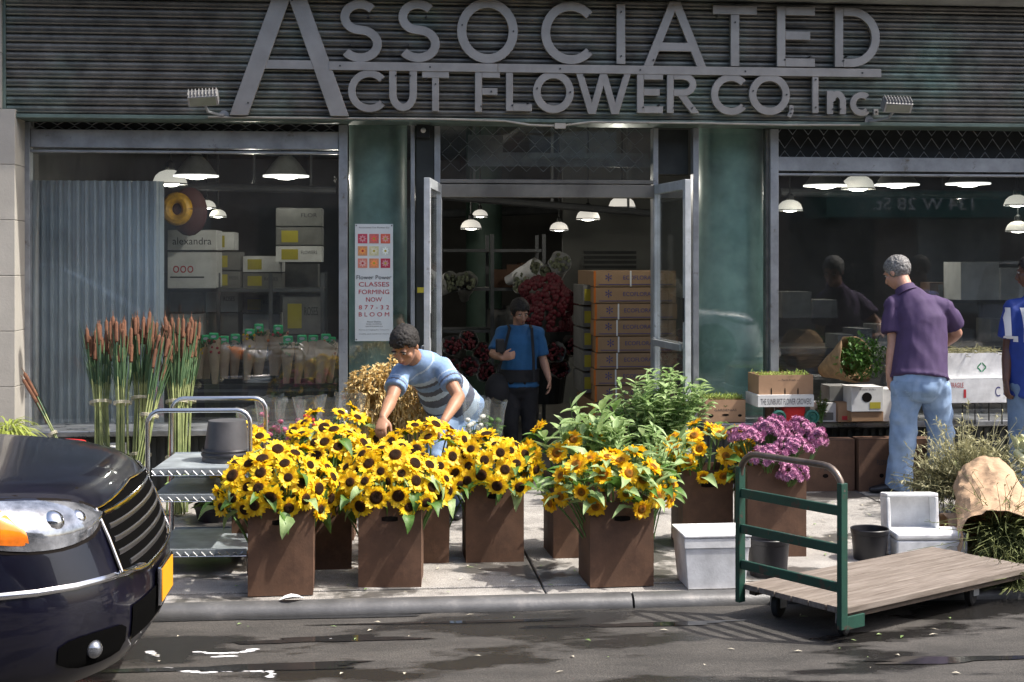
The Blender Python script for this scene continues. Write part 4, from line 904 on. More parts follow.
LM = [leafmesh(k, leafg if k % 3 else leafl, random.Random(k).uniform(.09, .13), random.Random(k+9).uniform(.055, .085)) for k in range(6)]; LM2 = [leafmesh(20+k, leafl if k % 3 else leafg, random.Random(k).uniform(.12, .16), random.Random(k+9).uniform(.055, .08)) for k in range(6)]
FLOWN = [0]
def sunflower(head, nrm, base, label, group, kind=0, scale=1., nleaf=2, rnd=random):
    T = thing('sunflower', label, 'sunflower', base, 0, group); B = V(base); n_ = nrm.normalized()
    q = n_.to_track_quat('Z', 'Y').to_matrix().to_4x4() @ Matrix.Rotation(rnd.uniform(0, 6.28), 4, 'Z')
    ex = head-B
    neck = ex-n_*.055*scale+V((0, 0, -.02))
    pts = []
    P0, P1, P2, P3 = V((0, 0, 0)), V((ex.x*.35, ex.y*.35, ex.z*.6)), neck+V((0, 0, -.0))-n_*.02+V((0, 0, -.03)), ex-n_*.022*scale
    for k in range(8): t = k/7; pts.append(P0*(1-t)**3+3*P1*t*(1-t)**2+3*P2*t*t*(1-t)+P3*t**3)
    mb = MB(); mb.tube(pts, [.005]*6+[.0045, .006], 5, cap=False); st = mb.build('stem', stemg, T, world=False, smooth=True)
    h = link('petals', rnd.choice(PM2 if kind else PM), T); h.matrix_basis = Matrix.Translation(ex) @ q @ Matrix.Scale(scale, 4)
    d_ = link('disc', DM2 if kind else DM, T); d_.matrix_basis = Matrix.Translation(ex) @ q @ Matrix.Scale(scale*(.85 if kind else rnd.uniform(.74, 1.08)), 4)
    c_ = link('sepals', CM, T); c_.matrix_basis = Matrix.Translation(ex) @ q @ Matrix.Scale(scale, 4)
    for k in range(nleaf):
        t = rnd.uniform(.52, .93); i = min(6, int(t*7)); p = pts[i].lerp(pts[i+1], t*7-i)
        if p.z+B.z < .44: p = pts[-2]
        a0 = math.atan2(ex.y, ex.x)+rnd.uniform(-1.5, 1.5); up_ = rnd.uniform(-.9, .1) if kind else rnd.uniform(-.2, .9)
        o = link('leaf', rnd.choice(LM2 if kind else LM), T); o.matrix_basis = Matrix.Translation(p) @ Matrix.Rotation(a0, 4, 'Z') @ Matrix.Rotation(up_, 4, 'Y') @ Matrix.Rotation(rnd.uniform(-.4, .4), 4, 'X') @ Matrix.Scale(rnd.uniform(.7, 1.15), 4)
def bunch(c, h, n, rx, ry, rz, where, kind=0, nleaf=2, seed=0, zc=.0, front=.62, sc=1., lx=0):
    rnd = random.Random(seed+100); k = 0; tries = 0; placed = []
    what = 'dark-centred' if kind == 0 else 'golden amber-centred'
    mind = .084 if kind == 0 else .096
    while k < n and tries < 4000:
        tries += 1; az = rnd.gauss(-PI/2, 1.35); ph = math.acos(rnd.uniform(-.22, 1))    # azimuth round the bunch, angle from vertical
        if math.sin(az) > .6 and rnd.random() < front: continue
        d = V((math.sin(ph)*math.cos(az), math.sin(ph)*math.sin(az), math.cos(ph)))
        s_ = rnd.uniform(.86, 1.05); hd = V((c.x+lx+d.x*rx*s_, c.y+d.y*ry*s_, h+zc+d.z*rz*s_))
        if hd.z < h-.03: continue
        lim = mind*(.97 if tries < 1200 else .78 if tries < 2600 else .6)
        if any((hd-p).length < lim for p in placed): continue
        placed.append(hd)
        dn = V((d.x*1.0, d.y*.9-.42*(1 if ph > .75 else .35), d.z*.9+.12-(.35 if ph > 1.3 else 0)))+V((rnd.gauss(0, .2), rnd.gauss(0, .2), rnd.gauss(0, .2)))
        base = V((c.x+d.x*rx*.28+rnd.uniform(-.02, .02), c.y+d.y*.08, .03+.02*rnd.random()))
        sunflower(hd, dn, base, what+' sunflower standing in '+where, 'sunflowers in '+where, kind, rnd.uniform(.88, 1.22)*sc, nleaf if rnd.random() < .75 else max(0, nleaf-1), rnd); k += 1
spec = [
 # px, py, w, d, h, rz, label for box, where, n, rx, ry, rz, kind, nleaf
 (280, 596, .325, .33, .455, R(1), 'tall brown cardboard box at the left end of the front row, nearest the minivan', 'the leftmost front box', 48, .31, .24, .27, 0, 1, -.02),
 (392, 587.5, .325, .33, .44, R(-4), 'tall brown cardboard box second from left in the front row, slightly turned', 'the second front box from left', 48, .31, .24, .27, 0, 1, .0),
 (495, 562.5, .325, .33, .455, R(0), 'tall brown cardboard box in the middle of the row, directly before the doorway', 'the middle box before the doorway', 38, .27, .25, .25, 0, 1, -.01),
 (323, 570, .30, .32, .45, R(2), 'shaded brown box just behind the gap between the first two front boxes', 'the shaded box behind the leftmost front box', 30, .31, .25, .33, 0, 1, .0),
 (424, 563.5, .29, .32, .45, R(-2), 'shaded brown box peeking out behind the second front box', 'the shaded box behind the second front box', 32, .31, .27, .34, 0, 1, .0),
 (330, 541, .30, .3, .45, R(-3), 'far brown box in the third row behind the left bunches', 'the far third row box on the left', 24, .36, .24, .37, 0, 1, .0),
 (256, 556, .29, .32, .45, R(3), 'brown box hidden behind the leftmost front box beside the metal trolley', 'the box beside the metal trolley', 18, .28, .22, .27, 0, 1, -.02),
 (621, 587, .335, .33, .44, R(2), 'tall brown cardboard box under the leafy golden sunflowers right of centre', 'the front box right of centre', 31, .33, .25, .26, 1, 4, -.02),
 (578, 558, .30, .32, .46, R(3), 'shaded brown box behind and left of the leafy front box', 'the shaded box behind the leafy front box', 13, .30, .24, .32, 1, 4, -.02),
 (708, 549, .30, .32, .46, R(0), 'brown box behind the white foam bin with golden sunflowers on top', 'the box behind the white foam bin', 28, .30, .25, .27, 1, 3, .02)]
for i, (px, py, w_, d_, h_, rz_, lab, where, n_, rx_, ry_, rzz, kind, nl, lx) in enumerate(spec):
    T, c, h = carton(px, py, w_, d_, h_, lab, rz_)
    bunch(c, h, n_, rx_, ry_, rzz, where, kind, nl, seed=i*13, lx=lx)
# tufts of bare foliage among the golden sunflowers
def foliage(name, label, cat, c, rx, ry, rz_, n_, mat_, Lr, Wr, upk=.8, group=None, stems=14, base=None, seed=1, stemr=.004, droop=.25, sm=None):
    rnd = random.Random(seed); T = thing(name, label, cat, base if base is not None else c, 0, group); B = V(base if base is not None else c)
    st = MB(); lf = MB(); c = V(c)
    per = max(1, n_//stems)
    for s_ in range(stems):
        az = rnd.uniform(0, 2*PI); rr = math.sqrt(rnd.random()); tip = c+V((rx*rr*math.cos(az), ry*rr*math.sin(az), rz_*rnd.uniform(.35, 1)*math.sqrt(max(.05, 1-rr*rr*.7))))
        b0 = B+V((rx*.15*rr*math.cos(az), ry*.15*rr*math.sin(az), 0)); mid = b0.lerp(tip, .5)+V((0, 0, .1*rz_)); mid.x = b0.x+(tip.x-b0.x)*.3; mid.y = b0.y+(tip.y-b0.y)*.3
        pts = [b0*(1-t)**2+mid*2*t*(1-t)+tip*t*t for t in [k/7 for k in range(8)]]; st.tube(pts, [stemr]*5+[stemr*.8, stemr*.6, stemr*.4], 4, cap=False)
        for k in range(per):
            t = rnd.uniform(.35, 1.0); i = min(6, int(t*7)); p = pts[i].lerp(pts[i+1], t*7-i); a0 = rnd.uniform(0, 2*PI); d = V((math.cos(a0), math.sin(a0), rnd.uniform(-.2, 1.2)*upk))
            lf.leaf(p, d, (0, 0, 1), rnd.uniform(*Lr), rnd.uniform(*Wr), droop*rnd.random())
    st.build('stems', sm or stemg, T, smooth=True); lf.build('leaves', mat_, T, smooth='leaf'); return T
gg = gnd(588, 556); foliage('sunflower_foliage', 'tuft of pale upright leaves left of the golden sunflowers, right of the doorway box', 'foliage', V((gg.x+.02, gg.y+.10, .58)), .33, .24, .35, 420, leafl, (.09, .16), (.035, .055), 1.1, stems=26, base=V((gg.x, gg.y+.16, .05)), seed=4)
gg = gnd(655, 560); foliage('sunflower_foliage', 'pale upright leaves between the two golden sunflower bunches', 'foliage', V((gg.x-.05, gg.y+.12, .55)), .30, .2, .32, 260, leafl, (.07, .13), (.022, .04), 1.1, stems=16, base=V((gg.x, gg.y+.3, .0)), seed=5)

# mums in their tall box
T, c, h = carton(778, 557, .34, .34, .52, 'tall brown box full of purple chrysanthemums behind the green cart handle', R(-2), hand=False)
mumm = M('mauve_bloom', (.33, .10, .22), .7, 0, 0, 90, .6, 300, c2=(.55, .28, .42))
def mum_mesh():
    mb = MB(); rnd = random.Random(3); mb.ell((0, 0, .004), (.0165, .0165, .012), n=10, m=6)
    for j, (el_, cn) in enumerate(((.1, 11), (.5, 10), (.95, 7))):
        for k in range(cn):
            a0 = 2*PI*(k+.5*j)/cn+rnd.uniform(-.15, .15); d = V((math.cos(a0)*math.cos(el_), math.sin(a0)*math.cos(el_), math.sin(el_))); mb.leaf(d*.012, d, (0, 0, 1), .015, .010, -.1, seg=2)
    return mb.mesh('bloom', mumm, smooth='leaf')
MUM = mum_mesh()
def mum_spray(c, base, r, n_, label, seed, lean=V((0, 0, 0))):
    rnd = random.Random(seed); T = thing('chrysanthemum_spray', label, 'chrysanthemum', base, 0, 'purple chrysanthemum sprays'); st = MB(); lf = MB(); pl = []
    tr_ = 0
    while len(pl) < n_ and tr_ < 900:
        tr_ += 1
        d = V((rnd.gauss(0, 1), rnd.gauss(-.35, 1), abs(rnd.gauss(0, .8))+.1)).normalized(); p = V(c)+V((d.x*r[0], d.y*r[1], d.z*r[2]))*rnd.uniform(.75, 1.02)
        if any((p-q).length < .025 for q, _ in pl): continue
        pl.append((p, d)); b_ = link('bloom', MUM, T); b_.matrix_basis = Matrix.Translation(p-V(base)) @ d.to_track_quat('Z', 'Y').to_matrix().to_4x4() @ Matrix.Scale(rnd.uniform(.85, 1.25), 4)
        st.tube([V(base).lerp(V(c), .6), V(c).lerp(p, .4)-V((0, 0, .02)), p-d*.008], .002, 4, cap=False)
        if rnd.random() < .6: lf.leaf(V(c).lerp(p, .7), (rnd.gauss(0, 1), rnd.gauss(0, 1), .2), (0, 0, 1), .05, .028, .2)
    st.tube([V(base), V(base).lerp(V(c), .6)], .005, 6); st.build('stem', stemg, T, smooth=True); lf.build('leaves', leafd, T, smooth='leaf')
def wz(px, py, zc): return cw(px, py, zc)
for i, (px, py, zc, rr_, n_, lab) in enumerate((
    (745, 440, 8.15, (.10, .09, .08), 24, 'spray of purple chrysanthemums at the left end of the box'), (770, 434, 8.25, (.12, .1, .10), 34, 'spray of purple chrysanthemums at the centre back of the box'),
    (792, 452, 8.1, (.11, .1, .09), 32, 'spray of purple chrysanthemums right of centre in the box'), (768, 462, 7.95, (.10, .09, .08), 28, 'low spray of purple chrysanthemums at the front centre of the box'),
    (793, 478, 7.95, (.09, .08, .08), 24, 'lowest spray of purple chrysanthemums hanging over the box front'), (801, 431, 8.35, (.08, .07, .07), 20, 'upper right spray of purple chrysanthemums in the box'),
    (817, 444, 8.3, (.055, .06, .10), 18, 'purple chrysanthemum spray leaning out to the right over the floor'))):
    cc = wz(px, py, zc); mum_spray(cc, V((c.x+(cc.x-c.x)*.3, c.y, .2)), rr_, n_, lab, i)
# ---- white foam bin, tubs, foam boxes
def bin_(name, label, cat, px, py, w, d, h, mat_, rz=0, taper=.82, rim=.02, inv=False, loc=None, tilt=None, group=None):
    g = gnd(px, py) if loc is None else V(loc); c = V((g.x, g.y+d/2, g.z)) if loc is None else g; T = thing(name, label, cat, c, rz, group)
    if tilt: T.rotation_euler = tilt
    z0, z1 = (.0, h); mb = MB(); t = .014
    def rect(a_, b_, z): return [V((-a_, -b_, z)), V((a_, -b_, z)), (V((a_, b_, z))), V((-a_, b_, z))]
    a_, b_ = w/2, d/2; L = [rect(a_*taper, b_*taper, 0), rect(a_*.97, b_*.97, h-rim), rect(a_, b_, h-rim+.001), rect(a_, b_, h), rect(a_-t, b_-t, h), rect(a_*taper-t, b_*taper-t, t)]
    if inv: L = [[V((p.x, p.y, h-p.z)) for p in q] for q in L]
    for q in L: mb.v += q
    for i in range(5):
        for k in range(4): mb.face(4*i+k, 4*i+(k+1) % 4, 4*i+4+(k+1) % 4, 4*i+4+k)
    mb.face(0, 1, 2, 3); mb.face(20, 21, 22, 23); mb.build('shell', mat_, T, world=False, bevel=.008); return T
T = bin_('foam_bin', 'white foam bin with thick rim standing on the kerb edge under the golden sunflowers', 'bin', 711, 590, .345, .30, .262, white, 0, .86, .05); T.location.x += .035
mb = MB(); mb.box(-.178, .178, -.155, .155, .264, .285); mb.build('lid', white, T, world=False, bevel=.008)
def tub(px, py, r, h, label, loc=None, inv=False, mat_=blackp, name='plastic_tub', rim=.008, group=None, tp=.84):
    g = gnd(px, py); c = V((g.x, g.y+r*.8, 0)) if loc is None else V(loc); T = thing(name, label, 'bucket', c, 0, group)
    pr = [(0.001, .002), (r*tp, 0), (r*(tp+.02), .01), (r*.97, h-.03), (r*1.0, h-.028), (r*1.03, h-.004), (r*1.0, h), (r*.95, h-.003), (r*(tp-.03), .012), (.001, .012)]
    mb = MB(); mb.lathe(pr, n=36, cap=False); T2 = mb.build('wall', mat_, T, world=False, smooth=True, ang=40)
    if inv: T.rotation_euler = (PI, 0, 0); T.location.z += h
    return T
tub(773, 579, .115, .205, 'black plastic tub standing behind the left upright of the green cart')
tub(875, 562, .105, .175, 'black plastic tub standing behind the cart deck beside white foam boxes')
def openbox(label, c, w, d, h, rot, mat_=white, t=.022, name='foam_box', cat='foam box', group=None):
    T = thing(name, label, cat, c, 0, group); T.rotation_euler = rot; a_, b_ = w/2, d/2; mb = MB()
    mb.box(-a_, a_, -b_, b_, 0, t); mb.box(-a_, a_, -b_, -b_+t, t+.0005, h); mb.box(-a_, a_, b_-t, b_, t+.0005, h); mb.box(-a_, -a_+t, -b_+t, b_-t, t+.0005, h); mb.box(a_-t, a_, -b_+t, b_-t, t+.0005, h)
    mb.build('shell', mat_, T, world=False, bevel=.006); return T
g = gnd(917, 557); openbox('white foam box standing on end with its open face toward the street', V((g.x, g.y+.16, .17)), .30, .345, .13, (R(84), 0, R(-4)))
g = gnd(930, 561); T = thing('foam_box', 'closed white foam box lying flat in front of the upright one', 'foam box', V((g.x+.02, g.y+.10, 0)), R(-5)); mb = MB(); mb.box(-.20, .20, -.11, .11, .001, .115); mb.build('shell', white, T, world=False, bevel=.01); mb = MB(); mb.box(-.203, .203, -.113, .113, .118, .155, tz=0); mb.build('lid', white, T, world=False, bevel=.012)

# ---- green platform cart
cL, cR, cC = cw(742, 583, 6.89), cw(856, 605, 6.45), cw(925, 556, 7.53)
ux = (cC-cL); ux.z = 0; LEN = ux.length; ux.normalize(); uy = V((ux.y, -ux.x, 0)); WID = .64
cz = math.atan2(ux.y, ux.x)+R(6); cart = thing('platform_cart', 'wooden deck platform cart with green and brown tube handle at the kerb', 'platform cart', (cL.x, cL.y, -.06), cz)
# local: x along the cart, -y towards the viewer
LEN = 1.50
greenpaint = worn('worn_green_paint', (.012, .058, .040), (.06, .045, .035), .575, .45, .2, 16, .03); brownpipe = M('worn_brown_pipe', (.14, .11, .09), .4, .5, .35, 9, .2, 80)
m, n, b = nt('weathered_planks'); tc = n.nodes.new('ShaderNodeTexCoord'); mp = n.nodes.new('ShaderNodeMapping'); mp.inputs['Scale'].default_value = (1.2, 16, 10); n.links.new(tc.outputs['Object'], mp.inputs[0])
a = noise(n, 3, 10, mp.outputs[0], .7); r1 = ramp(n, a.outputs['Fac'], [(.3, (.085, .065, .05)), (.5, (.17, .14, .115)), (.7, (.26, .225, .195))]); n.links.new(r1.outputs[0], b.inputs['Base Color']); b.inputs['Roughness'].default_value = .8
bp = node(n, 'ShaderNodeBump', Strength=.5, Distance=.004); n.links.new(a.outputs['Fac'], bp.inputs['Height']); n.links.new(bp.outputs[0], b.inputs['Normal']); plank = m
mb = MB(); pw = WID/6
for k in range(6): dz = random.uniform(-.002, .002); mb.box(.0, LEN-random.uniform(0, .012), -WID+k*pw+.0025, -WID+(k+1)*pw-.0025, .132, .16+dz)
mb.build('deck', plank, cart, world=False, bevel=.003)
mb = MB(); mb.box(.03, LEN-.03, -WID+.02, -WID+.06, .105, .131); mb.box(.03, LEN-.03, -.06, -.02, .105, .131)
for x in (.26, .48, .84, 1.2): mb.box(x, x+.06, -WID+.061, -.061, .107, .1305)
mb.build('underframe', M('frame_timber', (.10, .075, .055), .8, 0, .3, 8, .3, 60), cart, world=False)
hr = .016; top_ = .805; rad = .11; y0, y1 = -.0, -WID; pts = [(-.012, y0, .06), (-.012, y0, top_-rad)]
pts += [(-.012, y0-rad+rad*math.cos(R(t)), top_-rad+rad*math.sin(R(t))) for t in (15, 30, 45, 60, 75, 90)]+[(-.012, y1+rad-rad*math.sin(R(t)), top_-rad+rad*math.cos(R(t))) for t in (0, 15, 30, 45, 60, 75, 90)]+[(-.012, y1, .06)]
mb = MB(); mb.tube(pts[1:-1], hr, 12); hd = mb.build('handle', brownpipe, cart, world=False, smooth=True)
for y in (y0, y1):
    mb = MB(); mb.box(-.034, .010, y-.014, y+.014, .07, top_-rad+.04); mb.build('upright', greenpaint, cart, world=False, bevel=.003)
for z in (.235, .41, .585): mb = MB(); mb.box(-.026, -.006, y1+.015, y0-.015, z, z+.045); mb.build('rail', greenpaint, cart, world=False, bevel=.003)
mb = MB(); mb.box(-.005, .13, y1-.012, y1-.001, .065, .125); mb.build('bracket', greenpaint, cart, world=False, bevel=.002)
for (x, y) in ((.13, -WID+.11), (.13, -.12), (1.1, -WID+.11), (.62, -.13)):
    M4 = Matrix.Translation((x, y, .060)) @ Matrix.Rotation(PI/2, 4, 'X') @ Matrix.Rotation(R(20), 4, 'Y'); mb = MB(); mb.lathe([(.02, -.018), (.051, -.019), (.060, -.012), (.060, .012), (.051, .019), (.02, .018)], M4=M4, n=24); wl = mb.build('wheel', rubber, cart, world=False, smooth=True)
    mb = MB(); mb.box(x-.022, x+.022, y-.034, y-.024, .05, .126); mb.box(x-.022, x+.022, y+.024, y+.034, .05, .126); mb.box(x-.035, x+.035, y-.035, y+.035, .1265, .131); mb.build('fork', aludull, wl, world=False)

# ---- steel trolley at the left
zt = cw(204, 553, 7.5); x0, x1 = cw(148, 480, 7.5).x, cw(250, 480, 7.5).x; tw_ = x1-x0; tr = thing('steel_trolley', 'three-tier steel trolley with bent tube rails beside the minivan nose', 'trolley', ((x0+x1)/2, zt.y, 0), R(-3)); td = .66
for k, z in enumerate((.125, .42, .56)):
    mb = MB(); mb.box(-tw_/2+.02, tw_/2-.02, 0.02, td-.02, z, z+.008); mb.box(-tw_/2+.02, tw_/2-.02, .012, .02, z-.018, z+.014); mb.box(-tw_/2+.02, tw_/2-.02, td-.02, td-.012, z-.018, z+.014)
    sh = mb.build('shelf', zinc, tr, world=False, bevel=.002)
    wr = MB(); pts = []; x = -tw_/2+.02; q = 0
    while x < tw_/2-.02: pts.append((x, .006, z-(.022 if q % 2 else -.0))); x += .022; q += 1
    wr.tube(pts, .0025, 4); wr.tube([(-tw_/2+.02, .006, z-.024), (tw_/2-.02, .006, z-.024)], .003, 4); wr.build('truss_wire', steel, sh, world=False)
for y in (0.0, td):
    rr_ = .07; zt_ = .885; pts = [(-tw_/2, y, .075), (-tw_/2, y, zt_-rr_)]+[(-tw_/2+rr_-rr_*math.cos(R(t)), y, zt_-rr_+rr_*math.sin(R(t))) for t in (20, 45, 70, 90)]+[(tw_/2-rr_+rr_*math.sin(R(t)), y, zt_-rr_+rr_*math.cos(R(t))) for t in (0, 20, 45, 70, 90)]+[(tw_/2, y, .075)]
    mb = MB(); mb.tube(pts, .0125, 10); mb.build('rail', steel, tr, world=False, smooth=True)
for x in (-tw_/2, tw_/2):
    for y in (0, td):
        mb = MB(); mb.lathe([(.01, -.012), (.036, -.012), (.036, .012), (.01, .012)], M4=Matrix.Translation((x, y, .036)) @ Matrix.Rotation(PI/2, 4, 'Y'), n=18); mb.build('wheel', rubber, tr, world=False)
c0 = tr.location+V((.115, .33, .5685)); tub(0, 0, .135, .225, 'upturned dark grey bucket on the top shelf of the steel trolley', loc=c0, inv=True, mat_=greyp, name='bucket', tp=.76)
mb = MB(); mb.lathe([(.141, 0), (.144, .012), (.140, .022), (.136, .024)], n=32, cap=False); T = thing('bucket', 'second dark bucket nested over the upturned one, only its rims showing', 'bucket', c0+V((0, 0, .03))); mb.lathe([(.139, .026), (.141, .034), (.137, .042)], n=32, cap=False); mb.build('rim', blackp, T, world=False, smooth=True)
# potted plant under/behind the trolley
g = gnd(215, 523); tub(215, 523, .145, .105, 'low black pot on the pavement behind the trolley'); foliage('potted_plant', 'round-leafed green plant in the low black pot behind the trolley', 'potted plant', V((g.x-.02, g.y+.06, .09)), .25, .2, .36, 620, leafl, (.06, .10), (.045, .07), .3, stems=34, base=V((g.x, g.y+.12, .02)), seed=9)
# white carton and red tub near the wall at left
def lettered_box(name, label, cat, p0, w, d, h, mat_, txts=(), rz=0, open_=False, group=None, tape=None, holes=()):
    """p0: front bottom centre"""
    T = thing(name, label, cat, p0, rz, group); mb = MB(); t = .005
    if open_:
        mb.box(-w/2, w/2, 0, t, 0, h); mb.box(-w/2, w/2, d-t, d, 0, h); mb.box(-w/2, -w/2+t, t, d-t, 0, h); mb.box(w/2-t, w/2, t, d-t, 0, h); mb.box(-w/2+t, w/2-t, t, d-t, .001, .004)
    else: mb.box(-w/2, w/2, 0, d, 0, h)
    bx = mb.build('carton', mat_, T, world=False, bevel=.003 if not open_ else 0)
    if not open_:
        q = MB(); q.box(-w/2+.004, w/2-.004, d*.5-.002, d*.5+.002, h, h+.0012); q.box(-w/2-.0008, w/2+.0008, -.0008, 0, h*.985, h*.99); q.build('flap_seam', ink, bx, world=False)
    W = wm(T)
    for (s_, cx, cz_, tw2, th2, m_) in txts:
        text(s_, tw2, th2, m_, bx, W @ V((cx, -.0012, cz_)), rot=(PI/2, 0, rz))
    if tape: q = MB(); x_, w2, z0_, z1_ = tape[:4]; q.box(x_-w2/2, x_+w2/2, -.0025, -.0005, z0_, z1_); q.build('label_patch', tape[4], bx, world=False)
    for (cx, cz_, a_, b_) in holes:
        q = MB(); q.v += [V((cx+a_*math.cos(2*PI*k/14), -.0014, cz_+b_*math.sin(2*PI*k/14))) for k in range(14)]; q.face(*range(14)); q.build('vent_hole', hole, bx, world=False)
    return T
p = cw(98, 470, 9.4); lettered_box('carton', 'white carton with dark letters on the pavement behind the minivan hood', 'carton', V((p.x, p.y, 0)), .30, .25, p.z+.15, whitec, [('AND', .03, p.z+.09, .14, .05, ink)])
p = cw(64, 470, 8.6); T = thing('red_tub', 'red plastic tub just above the minivan hood', 'tub', V((p.x, p.y, 0))); mb = MB(); mb.lathe([(.10, 0), (.13, .53), (.142, .54), (.142, .56), (.128, .575), (.06, .585), (.001, .587)], n=28); mb.build('shell', redp, T, world=False, smooth=True, ang=40)
# grass-like plant at far left
p = cw(8, 470, 8.6); T = thing('foxtail_grass', 'light green drooping foxtail grass behind the minivan hood at the left edge', 'plant', V((p.x, p.y, 0))); lf = MB(); rnd = random.Random(5)
for k in range(420):
    a0 = rnd.uniform(0, 6.28); r0 = rnd.uniform(0, .07); z0_ = rnd.uniform(.48, .68); b0 = V((p.x+r0*math.cos(a0), p.y+r0*math.sin(a0), z0_)); lf.leaf(b0, (math.cos(a0), math.sin(a0), rnd.uniform(.1, 1.3)), (0, 0, 1), rnd.uniform(.12, .27), .012, .75)
lf.build('blades', leafmat('lime_blade', (.25, .32, .05), (.42, .48, .12)), T, smooth='leaf'); q = MB(); q.lathe([(.10, 0), (.13, .4), (.135, .41)], (p.x, p.y, 0), 24); q.build('pot', blackp, T, smooth=True)

# ---- cattail bundles
cathead = M('cattail_brown', (.135, .058, .030), .9, 0, .25, 40, .5, 200); reedm = M('reed_green', (.16, .22, .07), .55, 0, .4, 5, .1, c2=(.36, .40, .16)); tie = M('twine', (.5, .47, .36), .8, 0, .1, 5)
reedtop = M('reed_dark_green', (.05, .10, .04), .55, 0, .35, 5, .1)
def cattails(top, bot, n_, label, spread=.09, r0=.045, seed=0, hl=.12):
    rnd = random.Random(seed); T = thing('cattail_bundle', label, 'cattail bundle', bot, 0, 'tied cattail bundles'); ax = (top-bot); L = ax.length; a_, b_ = frame_of(ax)
    for k in range(n_):
        t0 = rnd.uniform(0, 6.28); rr_ = math.sqrt(rnd.random()); o = a_*math.cos(t0)+b_*math.sin(t0); e = rnd.uniform(-.16, .04)
        tip = bot+ax*(1+e/L)+o*spread*rr_*1.1+V((rnd.gauss(0, .008), rnd.gauss(0, .008), 0)); neck = bot+ax*.55+o*r0*rr_*.75; foot = bot+o*r0*rr_
        pts = [foot-bot, neck-bot, neck.lerp(tip, .6)-bot+o*.006, tip-bot]; mb = MB(); mb.tube(pts[:3], [.006, .0055, .005], 5, cap=False); 
        mb.mi = 1; mb.tube([pts[1].lerp(pts[2], .6), pts[2], pts[3]], [.007, .005, .004], 5, cap=False)
        for q in range(2): w_ = pts[1].lerp(pts[2], .3+.5*q); mb.leaf(w_, (pts[3]-pts[1]).normalized()+o*.12, o, rnd.uniform(.2, .38), .012, .05)
        rd = mb.build('reed', [reedm, reedtop], T, world=False, smooth='leaf')
        d = (pts[3]-pts[2]).normalized(); hh = hl*rnd.uniform(.8, 1.25); q = MB(); e0 = pts[3]; q.tube([e0-d*hh, e0-d*(hh-.008), e0-d*.01, e0, e0+d*.008, e0+d*.012, e0+d*rnd.uniform(.03, .05)], [.005, .0115, .0125, .010, .004, .0025, .0015], 8); q.build('cattail_head', cathead, rd, world=False, smooth=True)
    for t in (.28, .57):
        q = MB()
        for dz in (0, .008, .015): c = ax*t+ax.normalized()*dz; q.tube([c+(a_*math.cos(s_)+b_*math.sin(s_))*(r0*1.02+.008) for s_ in [2*PI*j/16 for j in range(17)]], .003, 5)
        q.build('tie', tie, T, world=False)
cat_ = [((99, 324), (103, 478), 9.55, 13, 'leftmost upright bundle of tied cattails leaning on the window', .085), ((123, 323), (122, 485), 9.45, 11, 'second upright cattail bundle from left with thin pale stems', .065), ((144, 318), (139, 480), 9.6, 15, 'third cattail bundle from left with the widest brown head spread', .085),
        ((163, 342), (130, 484), 9.3, 9, 'short cattail bundle leaning right across the others', .055), ((177, 322), (176, 480), 9.5, 18, 'tallest and thickest cattail bundle, right behind the trolley', .105), ((191, 322), (182, 482), 9.6, 9, 'slim cattail bundle at the right end, heads fanned right', .06)]
for i, (a_, b_, zc, n_, lab, sp) in enumerate(cat_):
    bt = cw(b_[0], b_[1], zc); bt.z = .0; bt = cw(b_[0], b_[1], zc-.25); bt.z = .01; cattails(cw(a_[0], a_[1], zc+.1), bt, int(n_*1.6), lab, sp, .05 if n_ < 12 else .062, i)
tp_, bt = cw(22, 378, 9.5), cw(96, 478, 9.3); bt.z = .02; cattails(tp_, bt, 6, 'lone small cattail bundle leaning far left toward the stone wall', .035, .02, 44, .17)
haypale = leafmat('pale_dry_grass', (.30, .29, .15), (.55, .52, .32), .8, .25, 12)
from mathutils import noise as MN
# ================================================================ SHOP INTERIOR CONTENTS
lampdome = M('lamp_dome_grey', (.30, .31, .30), .35, .5, .2, 5); litglass = emat('lit_glass_dome', (.80, .76, .68), .36); rimlit = emat('lamp_rim_glow', (1., .98, .94), .75); bulb = emat('bulb', (1, .95, .85), 9)
def pendant(px, py, D, label, lit=True, z=None, w_=.42):
    zc = w_*F/D
    if zc > 15: zc = 14.3+(zc-15)*.05; w_ = D*zc/F
    c = cw(px, py, zc); T = thing('pendant_lamp', label, 'pendant lamp', c, 0, 'pendant lamps in the shop'); r_ = w_/2; mb = MB(); s5 = r_/.21
    if lit: prof = [(r_, -.085*s5), (r_*.97, -.05*s5), (r_*.84, .015*s5), (r_*.60, .06*s5), (r_*.28, .085*s5)]; m_ = litglass
    else: prof = [(r_, -.075), (r_*.93, -.055), (r_*.62, .04), (r_*.36, .10), (r_*.2, .12)]; m_ = lampdome
    mb.lathe(prof, n=28, cap=False); mb.build('shade', m_, T, world=False, smooth=True)
    mb = MB(); mb.lathe([(r_*1.02, prof[0][1]-.008), (r_*1.02, prof[0][1]+.006), (r_*.97, prof[0][1]+.006)], n=28, cap=False); mb.build('rim', rimlit if not lit else aludull, T, world=False, smooth=True)
    if not lit: mb = MB(); mb.lathe([(.001, prof[0][1]-.004), (r_*.96, prof[0][1]-.004)], n=28, cap=False); mb.build('diffuser', rimlit, T, world=False)
    mb = MB(); mb.lathe([(.05*s5, .085*s5), (.06*s5, .11*s5), (.055*s5, .17*s5), (.02*s5, .2*s5)], n=12); mb.tube([(0, 0, .19*s5), (0, 0, 3.39-c.z)], .01, 6); mb.build('cord', darkm, T, world=False)
    mb = MB(); mb.ell((0, 0, prof[0][1]+.0), (r_*.55, r_*.55, .035*s5)); mb.build('bulb', bulb, T, world=False, smooth=True)
